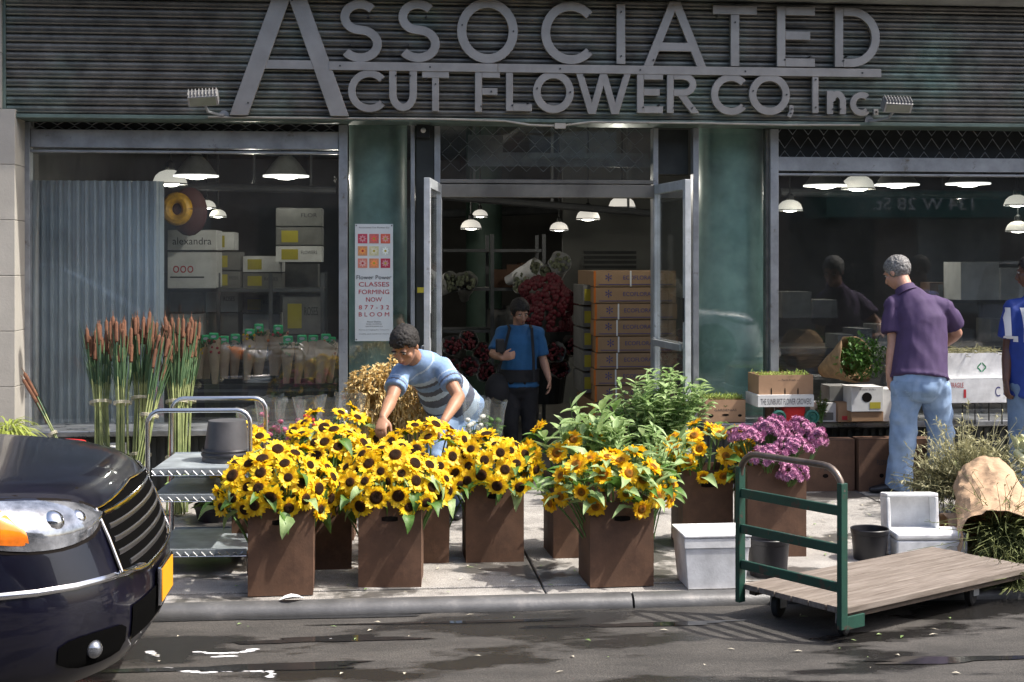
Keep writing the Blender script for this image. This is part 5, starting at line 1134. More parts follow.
for a_ in ((471, 224, 21, 'lit lamp at left inside the doorway, close to a smaller one'), (480, 213, 16, 'small lit lamp just above and behind another at the left of the doorway'), (559, 226, 19, 'lit lamp in the middle of the doorway, lowest of the row'), (588, 214, 24, 'lit lamp right of the middle one seen through the doorway'), (622, 202, 27, 'largest lit lamp in the doorway, just under the header at right'),
           (170, 177, 34, 'lit lamp at the upper left of the left window beside a dark dome'), (207, 204, 18, 'small lit lamp lower in the left window'), (218, 213, 17, 'small lit lamp partly hidden, lowest left of the left window'),
           (858, 182, 33, 'lit lamp with bright dome at upper left of the right window'), (790, 205, 25, 'lit lamp by the left frame of the right window'), (1017, 200, 25, 'upper of two lit lamps at the right edge of the photo'), (1018, 226, 24, 'lower of two lit lamps at the right edge of the photo'), (432, 216, 14, 'small lit lamp seen through the left open door')):
    pendant(*a_)
for a_ in ((196, 168, 44, 'dark dome lamp with glowing rim, left one in the left window'), (286, 168, 45, 'dark dome lamp with glowing rim, right one in the left window'), (825, 178, 42, 'dark dome lamp with glowing rim left of the lit dome in the right window'), (897, 177, 43, 'dark dome lamp with glowing rim in the middle of the right window'), (968, 176, 43, 'dark dome lamp with glowing rim near the right edge')):
    pendant(*a_, lit=False)
for (x, y, e_) in ((.2, 14.5, 7), (2.1, 11.9, 11), (-1.0, 11.9, 8), (-.3, 11.5, 5), (4.5, 13.5, 4), (1.5, 18, 8), (6.5, 15, 4)):
    l = bpy.data.lights.new('lamp_light', 'POINT'); l.energy = e_; l.color = (1, .93, .82); l.shadow_soft_size = .02; o = bpy.data.objects.new('lamp_light', l); COL.objects.link(o); o.location = (x, y, 2.35)

def cbox(px0, px1, py0, py1, zc, d, name, label, cat, mat_, group=None, txts=(), patch=None, T0=None, holes=(), open_=False, tops=None, rz=0):
    a_, b_ = cw(px0, py1, zc), cw(px1, py0, zc); w_ = (b_-a_).length; w_ = b_.x-a_.x; h_ = b_.z-a_.z; c = V(((a_.x+b_.x)/2, (a_.y+b_.y)/2, a_.z))
    return lettered_box(name, label, cat, c, w_, d, h_, mat_, [(s_, cx*w_, cz_*h_, tw_*w_, th_*h_, m_) for (s_, cx, cz_, tw_, th_, m_) in txts], rz, open_, group, (patch[0]*w_, patch[1]*w_, patch[2]*h_, patch[3]*h_, patch[4]) if patch else None, [(x_*w_, z_*h_, p_*w_, q_*h_) for x_, z_, p_, q_ in holes])
# corrugated sheet in the left window
T = thing('corrugated_sheet', 'blue grey corrugated metal sheet standing behind the left part of the left window', 'corrugated sheet', (X(98, 10.95), 10.95, 0)); mb = MB(); xa, xb = X(33, 10.95), X(160, 10.95); zt = Z(98, 181, 10.95); k = 0; x = xa; P_ = []
while x < xb: P_ += [(x, 10.93), (x+.012, 10.895), (x+.032, 10.895), (x+.044, 10.93)]; x += .064
P_ += [(xb, 10.93), (xb+.03, 10.96)]
b0 = len(mb.v); mb.v += [V((p[0], p[1], .02)) for p in P_]+[V((p[0], p[1], zt)) for p in P_]; n_ = len(P_)
for k in range(n_-1): mb.face(b0+k, b0+k+1, b0+n_+k+1, b0+n_+k)
o = mb.build('sheet', M('blue_grey_metal', (.46, .51, .55), .45, .25, .25, 1.5, .1, 30), T); sm_ = o.modifiers.new('s', 'SOLIDIFY'); sm_.thickness = .004
# yellow ring ornament
c = cw(177, 209, 12.4); T = thing('ring_ornament', 'round yellow ring ornament hanging beside the corrugated sheet', 'ornament', c); mb = MB(); mb.tube([(.09*math.cos(2*PI*k/24), 0, .10*math.sin(2*PI*k/24)) for k in range(25)], .05, 10, cap=False); mb.build('ring', M('yellow_foil', (.5, .27, .01), .4, 0, .4, 12, .3, 40), T, world=False, smooth=True); mb = MB(); mb.ell((.10, .05, -.02), (.16, .06, .22)); mb.build('backing', M('maroon_backing', (.06, .015, .015), .7), T, world=False, smooth=True)
# stacked flower cartons on shelves
sh = [(168, 216, 231, 250, 12.8, 'alexandra', 'white carton with a dark and red name printed on it, behind the left window'), (168, 216, 252, 288, 12.8, 'ooo', 'white carton with three red circles and a black stripe below the named carton')]
cbox(168, 216, 230, 250, 12.8, .5, 'carton', sh[0][6], 'carton', whitec, 'stock cartons in the shop', [('alexandra', 0, .45, .8, .36, ink)])
cbox(168, 216, 252, 288, 12.8, .5, 'carton', sh[1][6], 'carton', whitec, 'stock cartons in the shop', [('ooo', -.18, .52, .42, .2, inkred)], (-.1, .7, .28, .32, ink))
rows = [(216, 234, 232, 250, 13.4), (276, 322, 208, 226, 13.2), (276, 322, 227, 245, 13.2), (276, 322, 246, 262, 13.2), (216, 240, 252, 270, 13.4), (216, 240, 271, 288, 13.4), (243, 282, 256, 272, 13.6), (243, 282, 273, 288, 13.6), (284, 318, 264, 290, 14.2), (206, 238, 290, 312, 13.4), (206, 238, 313, 335, 13.4), (243, 280, 296, 312, 13.6), (243, 280, 314, 335, 13.6), (283, 322, 296, 334, 13.2), (170, 203, 292, 312, 13.2), (170, 203, 314, 335, 13.2)]
where_ = ['small carton right of the white named carton', 'topmost pale carton under the right dark dome lamp', 'second pale carton below the topmost with yellow patch', 'third pale carton in the right stack', 'grey carton beside the red-circled one, upper', 'grey carton beside the red-circled one, lower', 'middle stack carton with yellow patch at its left, upper', 'middle stack carton with yellow patch at its left, lower', 'dark carton with pale label right of the middle stack', 'plain grey carton below the middle shelf, upper', 'plain grey carton below the middle shelf, lower', 'low middle carton with yellow patch, upper', 'low middle carton above the wrapped bouquets', 'tall pale carton with large yellow patch at lower right', 'dim carton low behind the cattail heads, upper', 'dim carton low behind the cattail heads, lower']
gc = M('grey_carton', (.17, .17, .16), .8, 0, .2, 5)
for k, (a_, b_, c_, d_, zc) in enumerate(rows):
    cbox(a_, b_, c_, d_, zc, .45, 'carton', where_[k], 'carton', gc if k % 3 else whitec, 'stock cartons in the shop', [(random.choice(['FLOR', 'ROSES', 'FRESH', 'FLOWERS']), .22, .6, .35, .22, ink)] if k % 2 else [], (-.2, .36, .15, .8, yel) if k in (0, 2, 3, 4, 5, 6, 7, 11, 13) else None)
def rack(name, label, px0, px1, zc, zs, d=.5, posts=3):
    a_, b_ = cw(px0, 300, zc), cw(px1, 300, zc); T = thing(name, label, 'shelf rack', ((a_.x+b_.x)/2, a_.y, 0)); mb = MB()
    for z in zs: sb = MB(); sb.box(a_.x, b_.x, a_.y, a_.y+d, z-.03, z); sb.build('shelf', darkgrey, T)
    for k in range(posts):
        x = a_.x+(b_.x-a_.x)*k/(posts-1)
        for y in (a_.y-.012, a_.y+d): p_ = MB(); p_.box(x-.018, x+.018, y-.018, y+.011, 0, max(zs)+.15); p_.build('post', darkgrey, T)
    return T
darkgrey = M('rack_metal', (.10, .105, .11), .5, .5, .2, 5)
def zof(py, zc): return EYE-(py-HY)/F*zc
rack('shelf_rack', 'metal shelf rack behind the left window carrying rows of cartons', 166, 322, 13.0, [zof(289, 13), zof(336, 13), .5], .9, 4)
rack('shelf_rack', 'metal shelf rack on the left inside the doorway holding wrapped bundles', 440, 545, 14.2, [zof(249, 14.2), zof(288, 14.2), zof(330, 14.2), zof(368, 14.2)], .6, 3)
# wrapped bundles on that rack
sleeve = M('pale_sleeve', (.42, .42, .40), .5, 0, .2, 8, .6, 20, dist=.01); rosem = M('dark_red_rose', (.10, .008, .014), .6, 0, .5, 50, .8, 70); 
def wrapped(c, d, L, r, label, headm, sl=sleeve, name='wrapped_bouquet', grp='wrapped bouquets on the racks', seed=0):
    T = thing(name, label, 'bouquet', c, 0, grp); d = V(d).normalized(); a_, b_ = frame_of(d); mb = MB(); rnd = random.Random(seed); R_ = []
    for k in range(9):
        t = k/8; rr_ = r*(.45+.6*t**1.3); i0 = len(mb.v); R_.append(i0)
        for q in range(20): an = 2*PI*q/20; w_ = rr_*(1+.06*math.sin(5*an+k+seed)+rnd.uniform(-.03, .03)); mb.v.append(d*(L*(t-1))+a_*math.cos(an)*w_+b_*math.sin(an)*w_+d*(.02*math.sin(3*an+seed) if k == 8 else 0))
    for i in range(8):
        for q in range(20): mb.face(R_[i]+q, R_[i]+(q+1) % 20, R_[i+1]+(q+1) % 20, R_[i+1]+q)
    mb.face(*[R_[0]+q for q in range(20)]); mb.build('sleeve', sl, T, world=False, smooth=True)
    mb = MB()
    for k in range(26): q = rnd.uniform(0, 6.28); rr_ = r*.85*math.sqrt(rnd.random()); mb.ell(a_*math.cos(q)*rr_+b_*math.sin(q)*rr_-d*rnd.uniform(.0, .035), (r*.18,)*3, n=8, m=5)
    mb.build('blooms', headm, T, world=False, smooth=True); return T
rb = [((452, 345), 'in the lower rack, left'), ((468, 340), 'in the lower rack, second'), ((484, 352), 'in the lower rack behind the woman'), ((450, 366), 'at the bottom left of the rack'), ((470, 366), 'at the bottom middle of the rack'), ((486, 372), 'at the bottom behind the woman elbow'), ((556, 352), 'right of the woman at hand height'), ((572, 345), 'right of the woman, beside the carton stack'), ((560, 368), 'right of the woman, lowest')]
for k, ((px, py), w_) in enumerate(rb): wrapped(cw(px, py, 13.2+.1*(k % 3)), (random.uniform(-.3, .3), -1, .25), .45, .095, 'pale sleeved dark red bouquet '+w_, rosem, seed=k)
for k, (px, py, w_) in enumerate(((452, 282, 'upper shelf left'), (466, 281, 'upper shelf middle'), (520, 282, 'upper shelf above the woman head'), (538, 268, 'top of the red rose pile'), (560, 262, 'top right of the red rose pile'), (548, 276, 'just above the red roses'))): wrapped(cw(px, py, 14.0), (random.uniform(-.8, .8), -.6, .3), .4, .11, 'white wrapped bundle on the '+w_, M('grey_green_filler%d' % k, (.16, .18, .12), .8, 0, .4, 20), sl=white if k > 2 else sleeve, seed=k+30)
# pile of red roses behind the woman
c = cw(547, 310, 13.6); T = thing('rose_pile', 'large mass of dark red roses standing behind the woman', 'roses', V((c.x, c.y, .3)), group=None); mb = MB(); rnd = random.Random(8)
for k in range(420):
    d = V((rnd.gauss(0, 1), -abs(rnd.gauss(0, 1)), rnd.gauss(0, 1))).normalized(); p = c+V((d.x*.27+.05*math.sin(9*d.z), d.y*.18, d.z*.34))*rnd.uniform(.93, 1.04) if 0 else c+V((d.x*.27+.05*math.sin(7*d.z), d.y*.18, d.z*.34)); mb.ell(p, (.03, .03, .03), n=7, m=5)
mb.build('rose_heads', M('crimson_rose', (.09, .004, .012), .6, 0, .4, 30), T, smooth=True); mb = MB(); mb.lathe([(.16, .3), (.2, .6), (.26, 1.0)], (c.x, c.y+.03, 0), 20); mb.build('bucket', darkm, T)
kraftst = M('stack_kraft', (.33, .21, .12), .8, 0, .1, 5, .2, 120)
# tall stack of long flower cartons by the right door
zc = 12.3; hgt = (272-402)/8; flowerm = inkblue
for k in range(9):
    y1 = 271+k*16.4; y0_ = y1; px_off = (0, 0, 1, 0, 2, 1, 0, 1, -1)[k]
    nm = ['topmost', 'second from top', 'third from top', 'fourth from top', 'fifth from top', 'sixth from top', 'seventh from top', 'eighth from top', 'lowest'][k]
    b = cbox(594+px_off, 677+px_off, y0_, y0_+15.6, zc, 1.0, 'flower_carton', 'long brown flower carton, '+nm+' in the tall stack by the right door', 'carton', kraftst, 'tall carton stack by the right door', [('ECOFLORA', .02, .58, .34, .26, inkblue), ('*', -.33, .6, .08, .5, inkblue)], (0, .9, .12, .16, inkblue))
    W = wm(b); mb = MB(); mb.box(-.372, -.352, -.003, -.0005, .0, .137); mb.build('orange_edge', M('orange_tape', (.5, .13, .01), .6) if k == 0 else bpy.data.materials['orange_tape'], b, world=False)
    if k != 1: mb = MB(); xx = -.05 if k == 0 else -.16-.004*k; mb.box(xx, xx+.014, -.0045, -.0031, .0, .139); mb.build('strap', inkw, b, world=False)
b0_ = zof(271+9*16.4, zc)
for k, z in enumerate((.0,)): cbox(592, 679, 271+9*16.4, HY+EYE*F/zc-1, zc, 1.0, 'flower_carton', 'large brown carton at the base of the tall stack by the right door', 'carton', kraft)
for k in range(5): cbox(583, 592.5, 285+k*22, 285+k*22+20, 12.5, .6, 'carton', 'narrow carton end with yellow label left of the tall stack, number of five from top: '.split(',')[0]+', '+['topmost', 'second', 'middle', 'fourth', 'lowest'][k], 'carton', gc, 'narrow carton ends', [], (0, .7, .2, .8, yel))
c = cw(610, 262, 16.0); T = thing('wall_vent', 'black slatted vent on the back wall above the carton stack', 'vent', c); mb = MB()
for k in range(5): mb.box(-.30, .30, -.03, .03, -.13+k*.055, -.095+k*.055)
mb.build('slats', darkm, T, world=False)
# partition wall pale behind doorway
mb = MB(); a_ = cw(563, 300, 16.6); b_ = cw(655, 300, 16.6); mb.box(a_.x, b_.x+.6, a_.y, a_.y+.1, 0, 3.39); struct(mb.build('wall_partition', M('partition_paint', (.13, .135, .125), .8, 0, .1, 2, .1, 30)))
# kraft sleeves with green caps in the left window
kraftsl = M('kraft_sleeve', (.58, .40, .25), .8, 0, .15, 8, .6, 18, dist=.01); capg = M('green_cap', (.03, .5, .17), .4, 0, .1, 6)
T = thing('display_crate', 'long black crate holding kraft wrapped bouquets behind the left window', 'crate', (X(243, 11.3), 11.3, .48)); xa, xb = X(170, 11.15), X(337, 11.15); zt = Z(250, 383, 11.15); mb = MB()
mb.box(xa, xb, 11.05, 11.07, .0, zt); mb.box(xa, xb, 11.55, 11.57, .0, zt); mb.box(xa, xa+.02, 11.071, 11.549, .0, zt); mb.box(xb-.02, xb, 11.071, 11.549, .0, zt); mb.build('walls', blackp, T)
for z in (zt-.06, zt-.14, zt-.22): mb = MB(); mb.box(xa, xb, 11.035, 11.049, z, z+.02); mb.build('rib', greyp, T)
kb = [(190, 345, -.05, 0), (198, 346, .02, 0), (206, 344, .0, 1), (215, 342, -.03, 1), (224, 345, .0, 1), (234, 343, .03, 1), (247, 338, .06, 1), (258, 333, .02, 2), (274, 334, .10, 2), (286, 345, .05, 1), (297, 344, .12, 1), (309, 344, .10, 2), (320, 343, .14, 2), (329, 346, .05, 1), (181, 350, -.05, 0)]
nmz = ['leftmost dim', 'second', 'third', 'fourth', 'fifth', 'sixth', 'seventh', 'tallest', 'wide yellow-flecked', 'tenth', 'eleventh', 'orange-flecked', 'red-flecked', 'rightmost', 'shadowed far left']
for k, (px, py, ln_, kd) in enumerate(kb):
    c = cw(px, py, 11.35+.07*(k % 3)); hb = .34; T = thing('wrapped_bouquet', nmz[k]+' kraft sleeve bouquet in the row behind the left window', 'bouquet', (c.x, c.y, c.z-hb), 0, 'kraft wrapped bouquets in the left window'); rnd = random.Random(k)
    mb = MB(); r_ = []; ww = .055 if kd < 2 else .085
    for j in range(7):
        t = j/6; i0 = len(mb.v); r_.append(i0)
        for q in range(16): an = 2*PI*q/16; rr_ = ww*(.42+.62*t)*(1+rnd.uniform(-.06, .06)); mb.v.append(V((rr_*math.cos(an)+ln_*t*hb, rr_*.7*math.sin(an), hb*t+(.03*math.sin(2*an+k) if j == 6 else 0))))
    for i in range(6):
        for q in range(16): mb.face(r_[i]+q, r_[i]+(q+1) % 16, r_[i+1]+(q+1) % 16, r_[i+1]+q)
    mb.build('sleeve', kraftsl, T, world=False, smooth=True)
    mb = MB()
    for q in range(16): mb.leaf((ln_*hb+rnd.uniform(-.04, .04), rnd.uniform(-.03, .03), hb*.93), (rnd.gauss(0, .5), rnd.gauss(0, .5), 1), (0, 1, 0), .07, .02, .2)
    mb.build('foliage', leafd, T, world=False, smooth='leaf')
    mb = MB(); cm_ = (petm, petm2, bpy.data.materials['orange_tape'], inkred, leafl)[k % 5]
    if kd != 1 or k % 3 == 0:
        for q in range(9): mb.ell((ln_*hb+rnd.uniform(-ww, ww), rnd.uniform(-.05, 0), hb*rnd.uniform(.75, 1.08)), (.012, .012, .012), n=7, m=5)
        mb.build('blooms', cm_, T, world=False, smooth=True)
    if kd >= 1:
        mb = MB(); mb.box(ln_*hb-.04, ln_*hb+.04, -.012, .012, hb+.0, hb+.075); cp = mb.build('green_card', capg, T, world=False, bevel=.012)
        mb = MB(); mb.v += [V((ln_*hb+.022*math.cos(2*PI*q/14), -.0135, hb+.045+.011*math.sin(2*PI*q/14))) for q in range(14)]; mb.face(*range(14)); mb.build('white_oval', inkw, cp, world=False)
# right window interior: benches, dim boxes
T = thing('work_bench', 'long dark bench inside behind the right window', 'bench', (6, 12.4, 0)); mb = MB(); mb.box(3.2, 10, 12.2, 13.0, .85, .9); mb.build('top', darkgrey, T)
for x in (3.3, 6.5, 9.9): mb = MB(); mb.box(x-.03, x+.03, 12.25, 12.31, 0, .849); mb.build('leg', darkgrey, T)
for k, (a_, b_, y0_, y1) in enumerate(((782, 812, 292, 318), (812, 838, 300, 318), (960, 1000, 262, 300), (1000, 1040, 268, 300))): cbox(a_, b_, y0_, y1, 13.2, .4, 'carton', ['pale box standing on the inner bench at left', 'small pale box beside it on the inner bench', 'white box high behind the right window', 'second white box high behind the right window'][k], 'carton', [gc, gc, whitec, whitec][k])
rack('shelf_rack', 'tall metal rack deep behind the right window', 940, 1080, 13.6, [zof(300, 13.6), zof(345, 13.6), zof(380, 13.6)], .6, 3)

# ================================================================ THINGS ON THE SILL LEDGE OUTSIDE
LED = .476
def sillbox(px0, px1, py0, Yf, d, name, label, mat_, **k):
    py1 = HY+(EYE-LED)*F/((Yf/(CA-((px0+px1)/2-512)/F*SA)))
    zc = Yf/(CA-((px0+px1)/2-512)/F*SA); b = cbox(px0, px1, py0, py1-.5, zc, d, name, label, 'box', mat_, **k); b.location.z = max(b.location.z, LED+.001); return b
mossm = leafmat('moss_green', (.16, .24, .04), (.34, .42, .10), .8, .2, 30)
def moss(b, w, d, z, seed=0):
    W = wm(b); mb = MB(); rnd = random.Random(seed); T = thing('moss', 'green moss filling the '+b['label'][:60].split(',')[0], 'moss', W @ V((0, d/2, z-.05)))
    for k in range(520): p = W @ V((rnd.uniform(-w/2+.01, w/2-.01), rnd.uniform(.015, d-.015), z-rnd.uniform(.0, .03))); mb.leaf(p, (rnd.gauss(0, 1), rnd.gauss(0, 1), rnd.uniform(.2, 1.2)), (0, 0, 1), rnd.uniform(.02, .05), .008, .2, seg=2)
    q = MB(); 
    T['kind'] = 'stuff'; mb.build('moss_tufts', mossm, T, smooth='leaf')
kraftl = M('light_kraft_carton', (.36, .22, .13), .8, 0, .12, 5, .2, 120)
b = sillbox(705, 746, 400, 10.23, .26, 'kraft_box', 'small open kraft box of moss on the sill in front of the green pillar', kraftl, txts=[('GARDENIAS', 0, .55, .55, .10, ink), ('v', 0, .72, .1, .08, leafd)], holes=[(0, .33, .09, .05), (-.36, .3, .06, .08), (.36, .3, .05, .06)], open_=True); moss(b, .30, .26, .19, 1)
b2 = cbox(757, 815, 395, 407, 10.32, .34, 'carton_tray', 'white banded tray with dark lettering under the open kraft box on the sill', 'tray', whitec, txts=[('THE SUNBURST FLOWER GROWERS', 0, .45, .9, .5, ink)])
b = cbox(758, 814, 375, 394.8, 10.36, .30, 'kraft_box', 'open kraft box with three slots and moss, stacked on the white tray', 'box', kraftl, txts=[('--- Farm Fresh ---', .05, .75, .4, .1, ink)], holes=[(-.27, .14, .012, .22), (-.02, .14, .012, .22), (.22, .14, .012, .22)], open_=True); moss(b, .41, .30, .15, 2)
# red and green wheeled toy cart under the tray
p = cw(795, 424, 10.34); T = thing('red_stand', 'red stand with two green wheels under the white tray on the sill', 'stand', V((p.x, p.y, LED))); mb = MB(); hh = zof(407.5, 10.32)-LED; mb.box(-.085, .085, .02, .24, .001, hh-.001); mb.build('body', redp, T, world=False, bevel=.006)
for sx in (-1, 1):
    M4 = Matrix.Translation((sx*.125, .0, .055)) @ Matrix.Rotation(PI/2, 4, 'X'); mb = MB(); mb.lathe([(.01, -.02), (.052, -.02), (.054, .02), (.04, .024), (.036, .012), (.012, .012), (.01, .026)], M4=M4, n=20); mb.build('wheel', M('green_wheel', (.02, .13, .10), .5) if sx < 0 else bpy.data.materials['green_wheel'], T, world=False, smooth=True)
q = MB(); q.box(-.17, -.14, .06, .2, .001, hh-.001); q.build('prop', kraftd, T, world=False)
b = cbox(818, 840, 403, 422, 10.46, .2, 'carton', 'low white and grey carton on the sill right of the green wheels', 'carton', whitec, patch=(-.1, .6, .1, .5, gc))
b = cbox(838, 851, 402, 422, 10.42, .2, 'carton', 'narrow brown carton with red stripe and white tag on the sill', 'carton', kraftl, patch=(.1, .6, .1, .3, inkred))
b = cbox(829, 852, 386, 401.5, 10.5, .2, 'carton', 'plain grey carton stacked above the two low ones', 'carton', gc)
b = cbox(851, 884, 412, 421.5, 10.34, .25, 'carton', 'flat brown carton under the white one with the yellow sticker', 'carton', kraft)
b = cbox(851, 884, 387, 411.6, 10.33, .22, 'carton', 'white carton with dark round picture and yellow sticker on the sill', 'carton', whitec, txts=[('flower bulbs', .0, .9, .5, .07, ink)], patch=(.24, .34, .12, .38, yel), holes=[(-.02, .58, .16, .2)])
mb = MB(); q = lettered_box('carton', 'white carton edge half hidden by the man in purple', 'carton', cw(890, 421.5, 10.4), .12, .2, .24, whitec)
p = cw(821, 386, 10.42); foliage('dried_flower_tuft', 'small yellowish dried tuft beside the open kraft box on the sill', 'dried flowers', V((p.x, p.y, LED+.05)), .06, .05, .20, 120, haygreen, (.02, .04), (.012, .02), 1, stems=12, base=V((p.x, p.y, LED)), seed=31)
# big paper cone with greens lying on the cartons
burlap = M('burlap_cone', (.27, .17, .085), .9, 0, .25, 20, .8, 90); c0, c1 = cw(819, 378, 10.42), cw(842, 358, 10.32); T = thing('paper_cone', 'brown burlap cone of dark leafy greens lying against the right window', 'bouquet cone', cw(845, 386, 10.4))
axd = (cw(862, 357, 10.22)-cw(822, 371, 10.5)); L = axd.length; ad = axd.normalized(); a_, b_ = frame_of(ad); mb = MB(); rs_ = []; st_ = cw(822, 371, 10.5)
for k in range(9):
    t = k/8; rr_ = .045+.14*t; i0 = len(mb.v); rs_.append(i0)
    for q in range(28): an = 2*PI*q/28; mb.v.append(st_+ad*(L*.85*t+(.02*math.sin(3*an) if k == 8 else 0))+(a_*math.cos(an)+b_*math.sin(an))*rr_*(1+.03*math.sin(6*an+k)))
for i in range(8):
    for q in range(28): mb.face(rs_[i]+q, rs_[i]+(q+1) % 28, rs_[i+1]+(q+1) % 28, rs_[i+1]+q)
o = mb.build('cone', burlap, T, smooth=True); q = o.modifiers.new('s', 'SOLIDIFY'); q.thickness = .004
mb = MB(); rnd = random.Random(2)
for k in range(750):
    d = V((rnd.gauss(0, 1), rnd.gauss(0, 1), rnd.gauss(0, 1))).normalized()*rnd.random()**.4; p = st_+ad*(L*.98)+V((d.x*.19, d.y*.13, d.z*.165)); p.z = max(p.z, LED+.2); mb.leaf(p, (rnd.gauss(0, 1), rnd.gauss(0, 1)-.3, rnd.gauss(0, 1)), (0, 0, 1), rnd.uniform(.03, .055), rnd.uniform(.015, .025), .2)
mb.build('greens', leafg, T, smooth='leaf')
# white cartons right of the man
b = cbox(942, 1008, 378, 403, 10.35, .25, 'foam_carton', 'lower white carton with red and black print on the ledge right of the purple-shirted man', 'carton', white, txts=[('FRAGILE', -.28, .72, .2, .2, inkred), ('1', -.16, .38, .04, .34, inkred), ('C', .36, .45, .08, .4, inkblue)], patch=(-.45, .06, .2, .7, yel))
b = cbox(946, 1004, 353, 377.6, 10.4, .27, 'foam_carton', 'upper white carton with dark diamond mark, twigs heaped in it', 'carton', white, txts=[('<>', .12, .42, .16, .42, gdark)], open_=True)
T = thing('twig_heap', 'pale dry twigs heaped in the upper white carton', 'twigs', wm(b) @ V((0, .12, .14))); W = wm(b); mb = MB(); rnd = random.Random(4)
for k in range(190): p = W @ V((rnd.uniform(-.2, .2), rnd.uniform(.01, .24), .17+rnd.uniform(-.02, .035))); d = V((rnd.gauss(0, 1), rnd.gauss(0, .6), rnd.gauss(0, .2))).normalized()*.06; mb.tube([p-d, p+V((0, 0, .006)), p+d], .002, 4)
mb.build('twigs', hay, T); T = thing('ledge_rack', 'low black wire rack under the white cartons', 'rack', cw(975, 421, 10.35)); zz = zof(403.5, 10.35); 
for px in (948, 975, 1002):
    mb = MB(); p = cw(px, 421, 10.35); mb.tube([(p.x, p.y, LED), (p.x, p.y, zz-.004), (p.x, p.y+.22, zz-.004), (p.x, p.y+.22, LED)], .005, 6); mb.build('wire_leg', darkm, T)
# brown boxes on the pavement by the bulkhead
for k, (px0, px1, py0, lab) in enumerate(((795, 856, 437, 'brown box on the pavement by the wall, right behind the mums'), (858, 905, 436, 'brown box by the wall left of the man in purple'), (906, 955, 436, 'brown box by the wall behind the purple-shirted man legs'))):
    zc = 10.22; b = cbox(px0, px1, py0, 489, zc, .14, 'cardboard_box', lab, 'cardboard box', kraftd, 'brown boxes along the wall', txts=[('FLOWERS', .1, .55, .4, .1, ink)] if k else [('+ x +', 0, .45, .2, .12, ink)], holes=[(.0, .3, .05, .04)]); b.location.z = 0
# ---- tan dried bunches behind the young man
for k, (px, py, w_) in enumerate(((368, 400, 'left clump'), (392, 392, 'tall middle clump'), (412, 398, 'right clump'), (385, 415, 'low front clump'))):
    c = cw(px, py, 9.25+.1*(k % 2)); B = V((c.x, c.y, .0)); T = thing('dried_straw_flowers', w_+' of golden dried straw flowers behind the young man', 'dried flowers', B, 0, 'golden dried straw flower clumps'); mb = MB(); rnd = random.Random(k); st = MB()
    for q in range(200):
        d = V((rnd.gauss(0, 1), rnd.gauss(-.3, 1), rnd.gauss(.2, 1))).normalized(); kk = rnd.uniform(.75, 1.08); p = c+V((d.x*.15, d.y*.13, d.z*.19+.02))*kk
        if q % 4 == 0: st.tube([B+V((d.x*.04, d.y*.04, 0)), p], .003, 4)
        for s_ in range(6): mb.leaf(p, d+V((rnd.gauss(0, .8), rnd.gauss(0, .8), rnd.gauss(0, .8))), (0, 0, 1), rnd.uniform(.03, .055), .016, .3, seg=2)
    mb.build('flower_heads', straw, T, smooth='leaf'); st.build('stems', straw, T)
# ---- green leafy shrub in front of the right door
g = gnd(648, 505); foliage('leafy_shrub', 'bushy green leafy plant with pale tips in front of the right glass door', 'shrub', V((g.x+.10, g.y, .60)), .36, .28, .38, 1900, leafl, (.055, .10), (.028, .042), .6, stems=80, base=V((g.x, g.y, .02)), seed=21, stemr=.004)
g2 = gnd(640, 500); foliage('leafy_shrub', 'darker leafy plant filling in behind the golden sunflowers by the doorway', 'shrub', V((g2.x-.02, g2.y-.15, .45)), .32, .22, .34, 700, leafg, (.06, .10), (.025, .038), .5, stems=36, base=V((g2.x-.15, g2.y-.15, .02)), seed=22)
g = gnd(640, 512); bk = tub(646, 508, .16, .30, 'black bucket hidden below the green leafy plant by the right door')
# ---- clear wrapped bouquets behind the sunflowers
pinkm = M('pink_bloom', (.55, .12, .22), .6, 0, .4, 30); whm = M('white_bloom', (.7, .7, .62), .6, 0, .2, 30)
for k, (px, py, zc, hm, w_) in enumerate(((270, 408, 8.75, pinkm, 'first from left behind the sunflowers'), (290, 412, 8.8, pinkm, 'second from left behind the sunflowers'), (310, 408, 8.7, redp, 'third from left, with red blooms'), (330, 410, 8.85, leafg, 'fourth, mostly green'), (350, 405, 8.9, whm, 'fifth, beside the golden straw flowers'), (252, 420, 8.7, pinkm, 'beside the trolley, pink'), (476, 410, 9.0, whm, 'with white filler right of the young man'), (492, 412, 9.1, leafg, 'with pale green stems right of the young man'))):
    c = cw(px, py, zc); B = V((c.x, c.y, .2)); T = thing('film_wrapped_bouquet', 'clear film wrapped bouquet '+w_, 'bouquet', B, 0, 'clear film wrapped bouquets'); rnd = random.Random(k); mb = MB(); r_ = []; H_ = c.z-.2+.06
    for j in range(8):
        t = j/7; i0 = len(mb.v); r_.append(i0)
        for q in range(18): an = 2*PI*q/18; rr_ = (.03+.07*t**1.5)*(1+rnd.uniform(-.12, .12)); mb.v.append(V((rr_*math.cos(an), rr_*math.sin(an), H_*t+(.03*rnd.random() if j == 7 else 0))))
    for i in range(7):
        for q in range(18): mb.face(r_[i]+q, r_[i]+(q+1) % 18, r_[i+1]+(q+1) % 18, r_[i+1]+q)
    mb.build('film', film, T, world=False, smooth=True); mb = MB(); st = MB()
    for q in range(16): p = V((rnd.uniform(-.06, .06), rnd.uniform(-.06, .06), H_*rnd.uniform(.62, .84))); mb.ell(p, (.018, .018, .015), n=8, m=5); st.tube([(p.x*.2, p.y*.2, 0), p], .0025, 4); st.leaf(p-V((0, 0, .05)), (rnd.gauss(0, 1), rnd.gauss(0, 1), .6), (0, 0, 1), .07, .02, .3)
    mb.build('blooms', hm, T, world=False, smooth=True); st.build('stems', leafg, T, world=False)
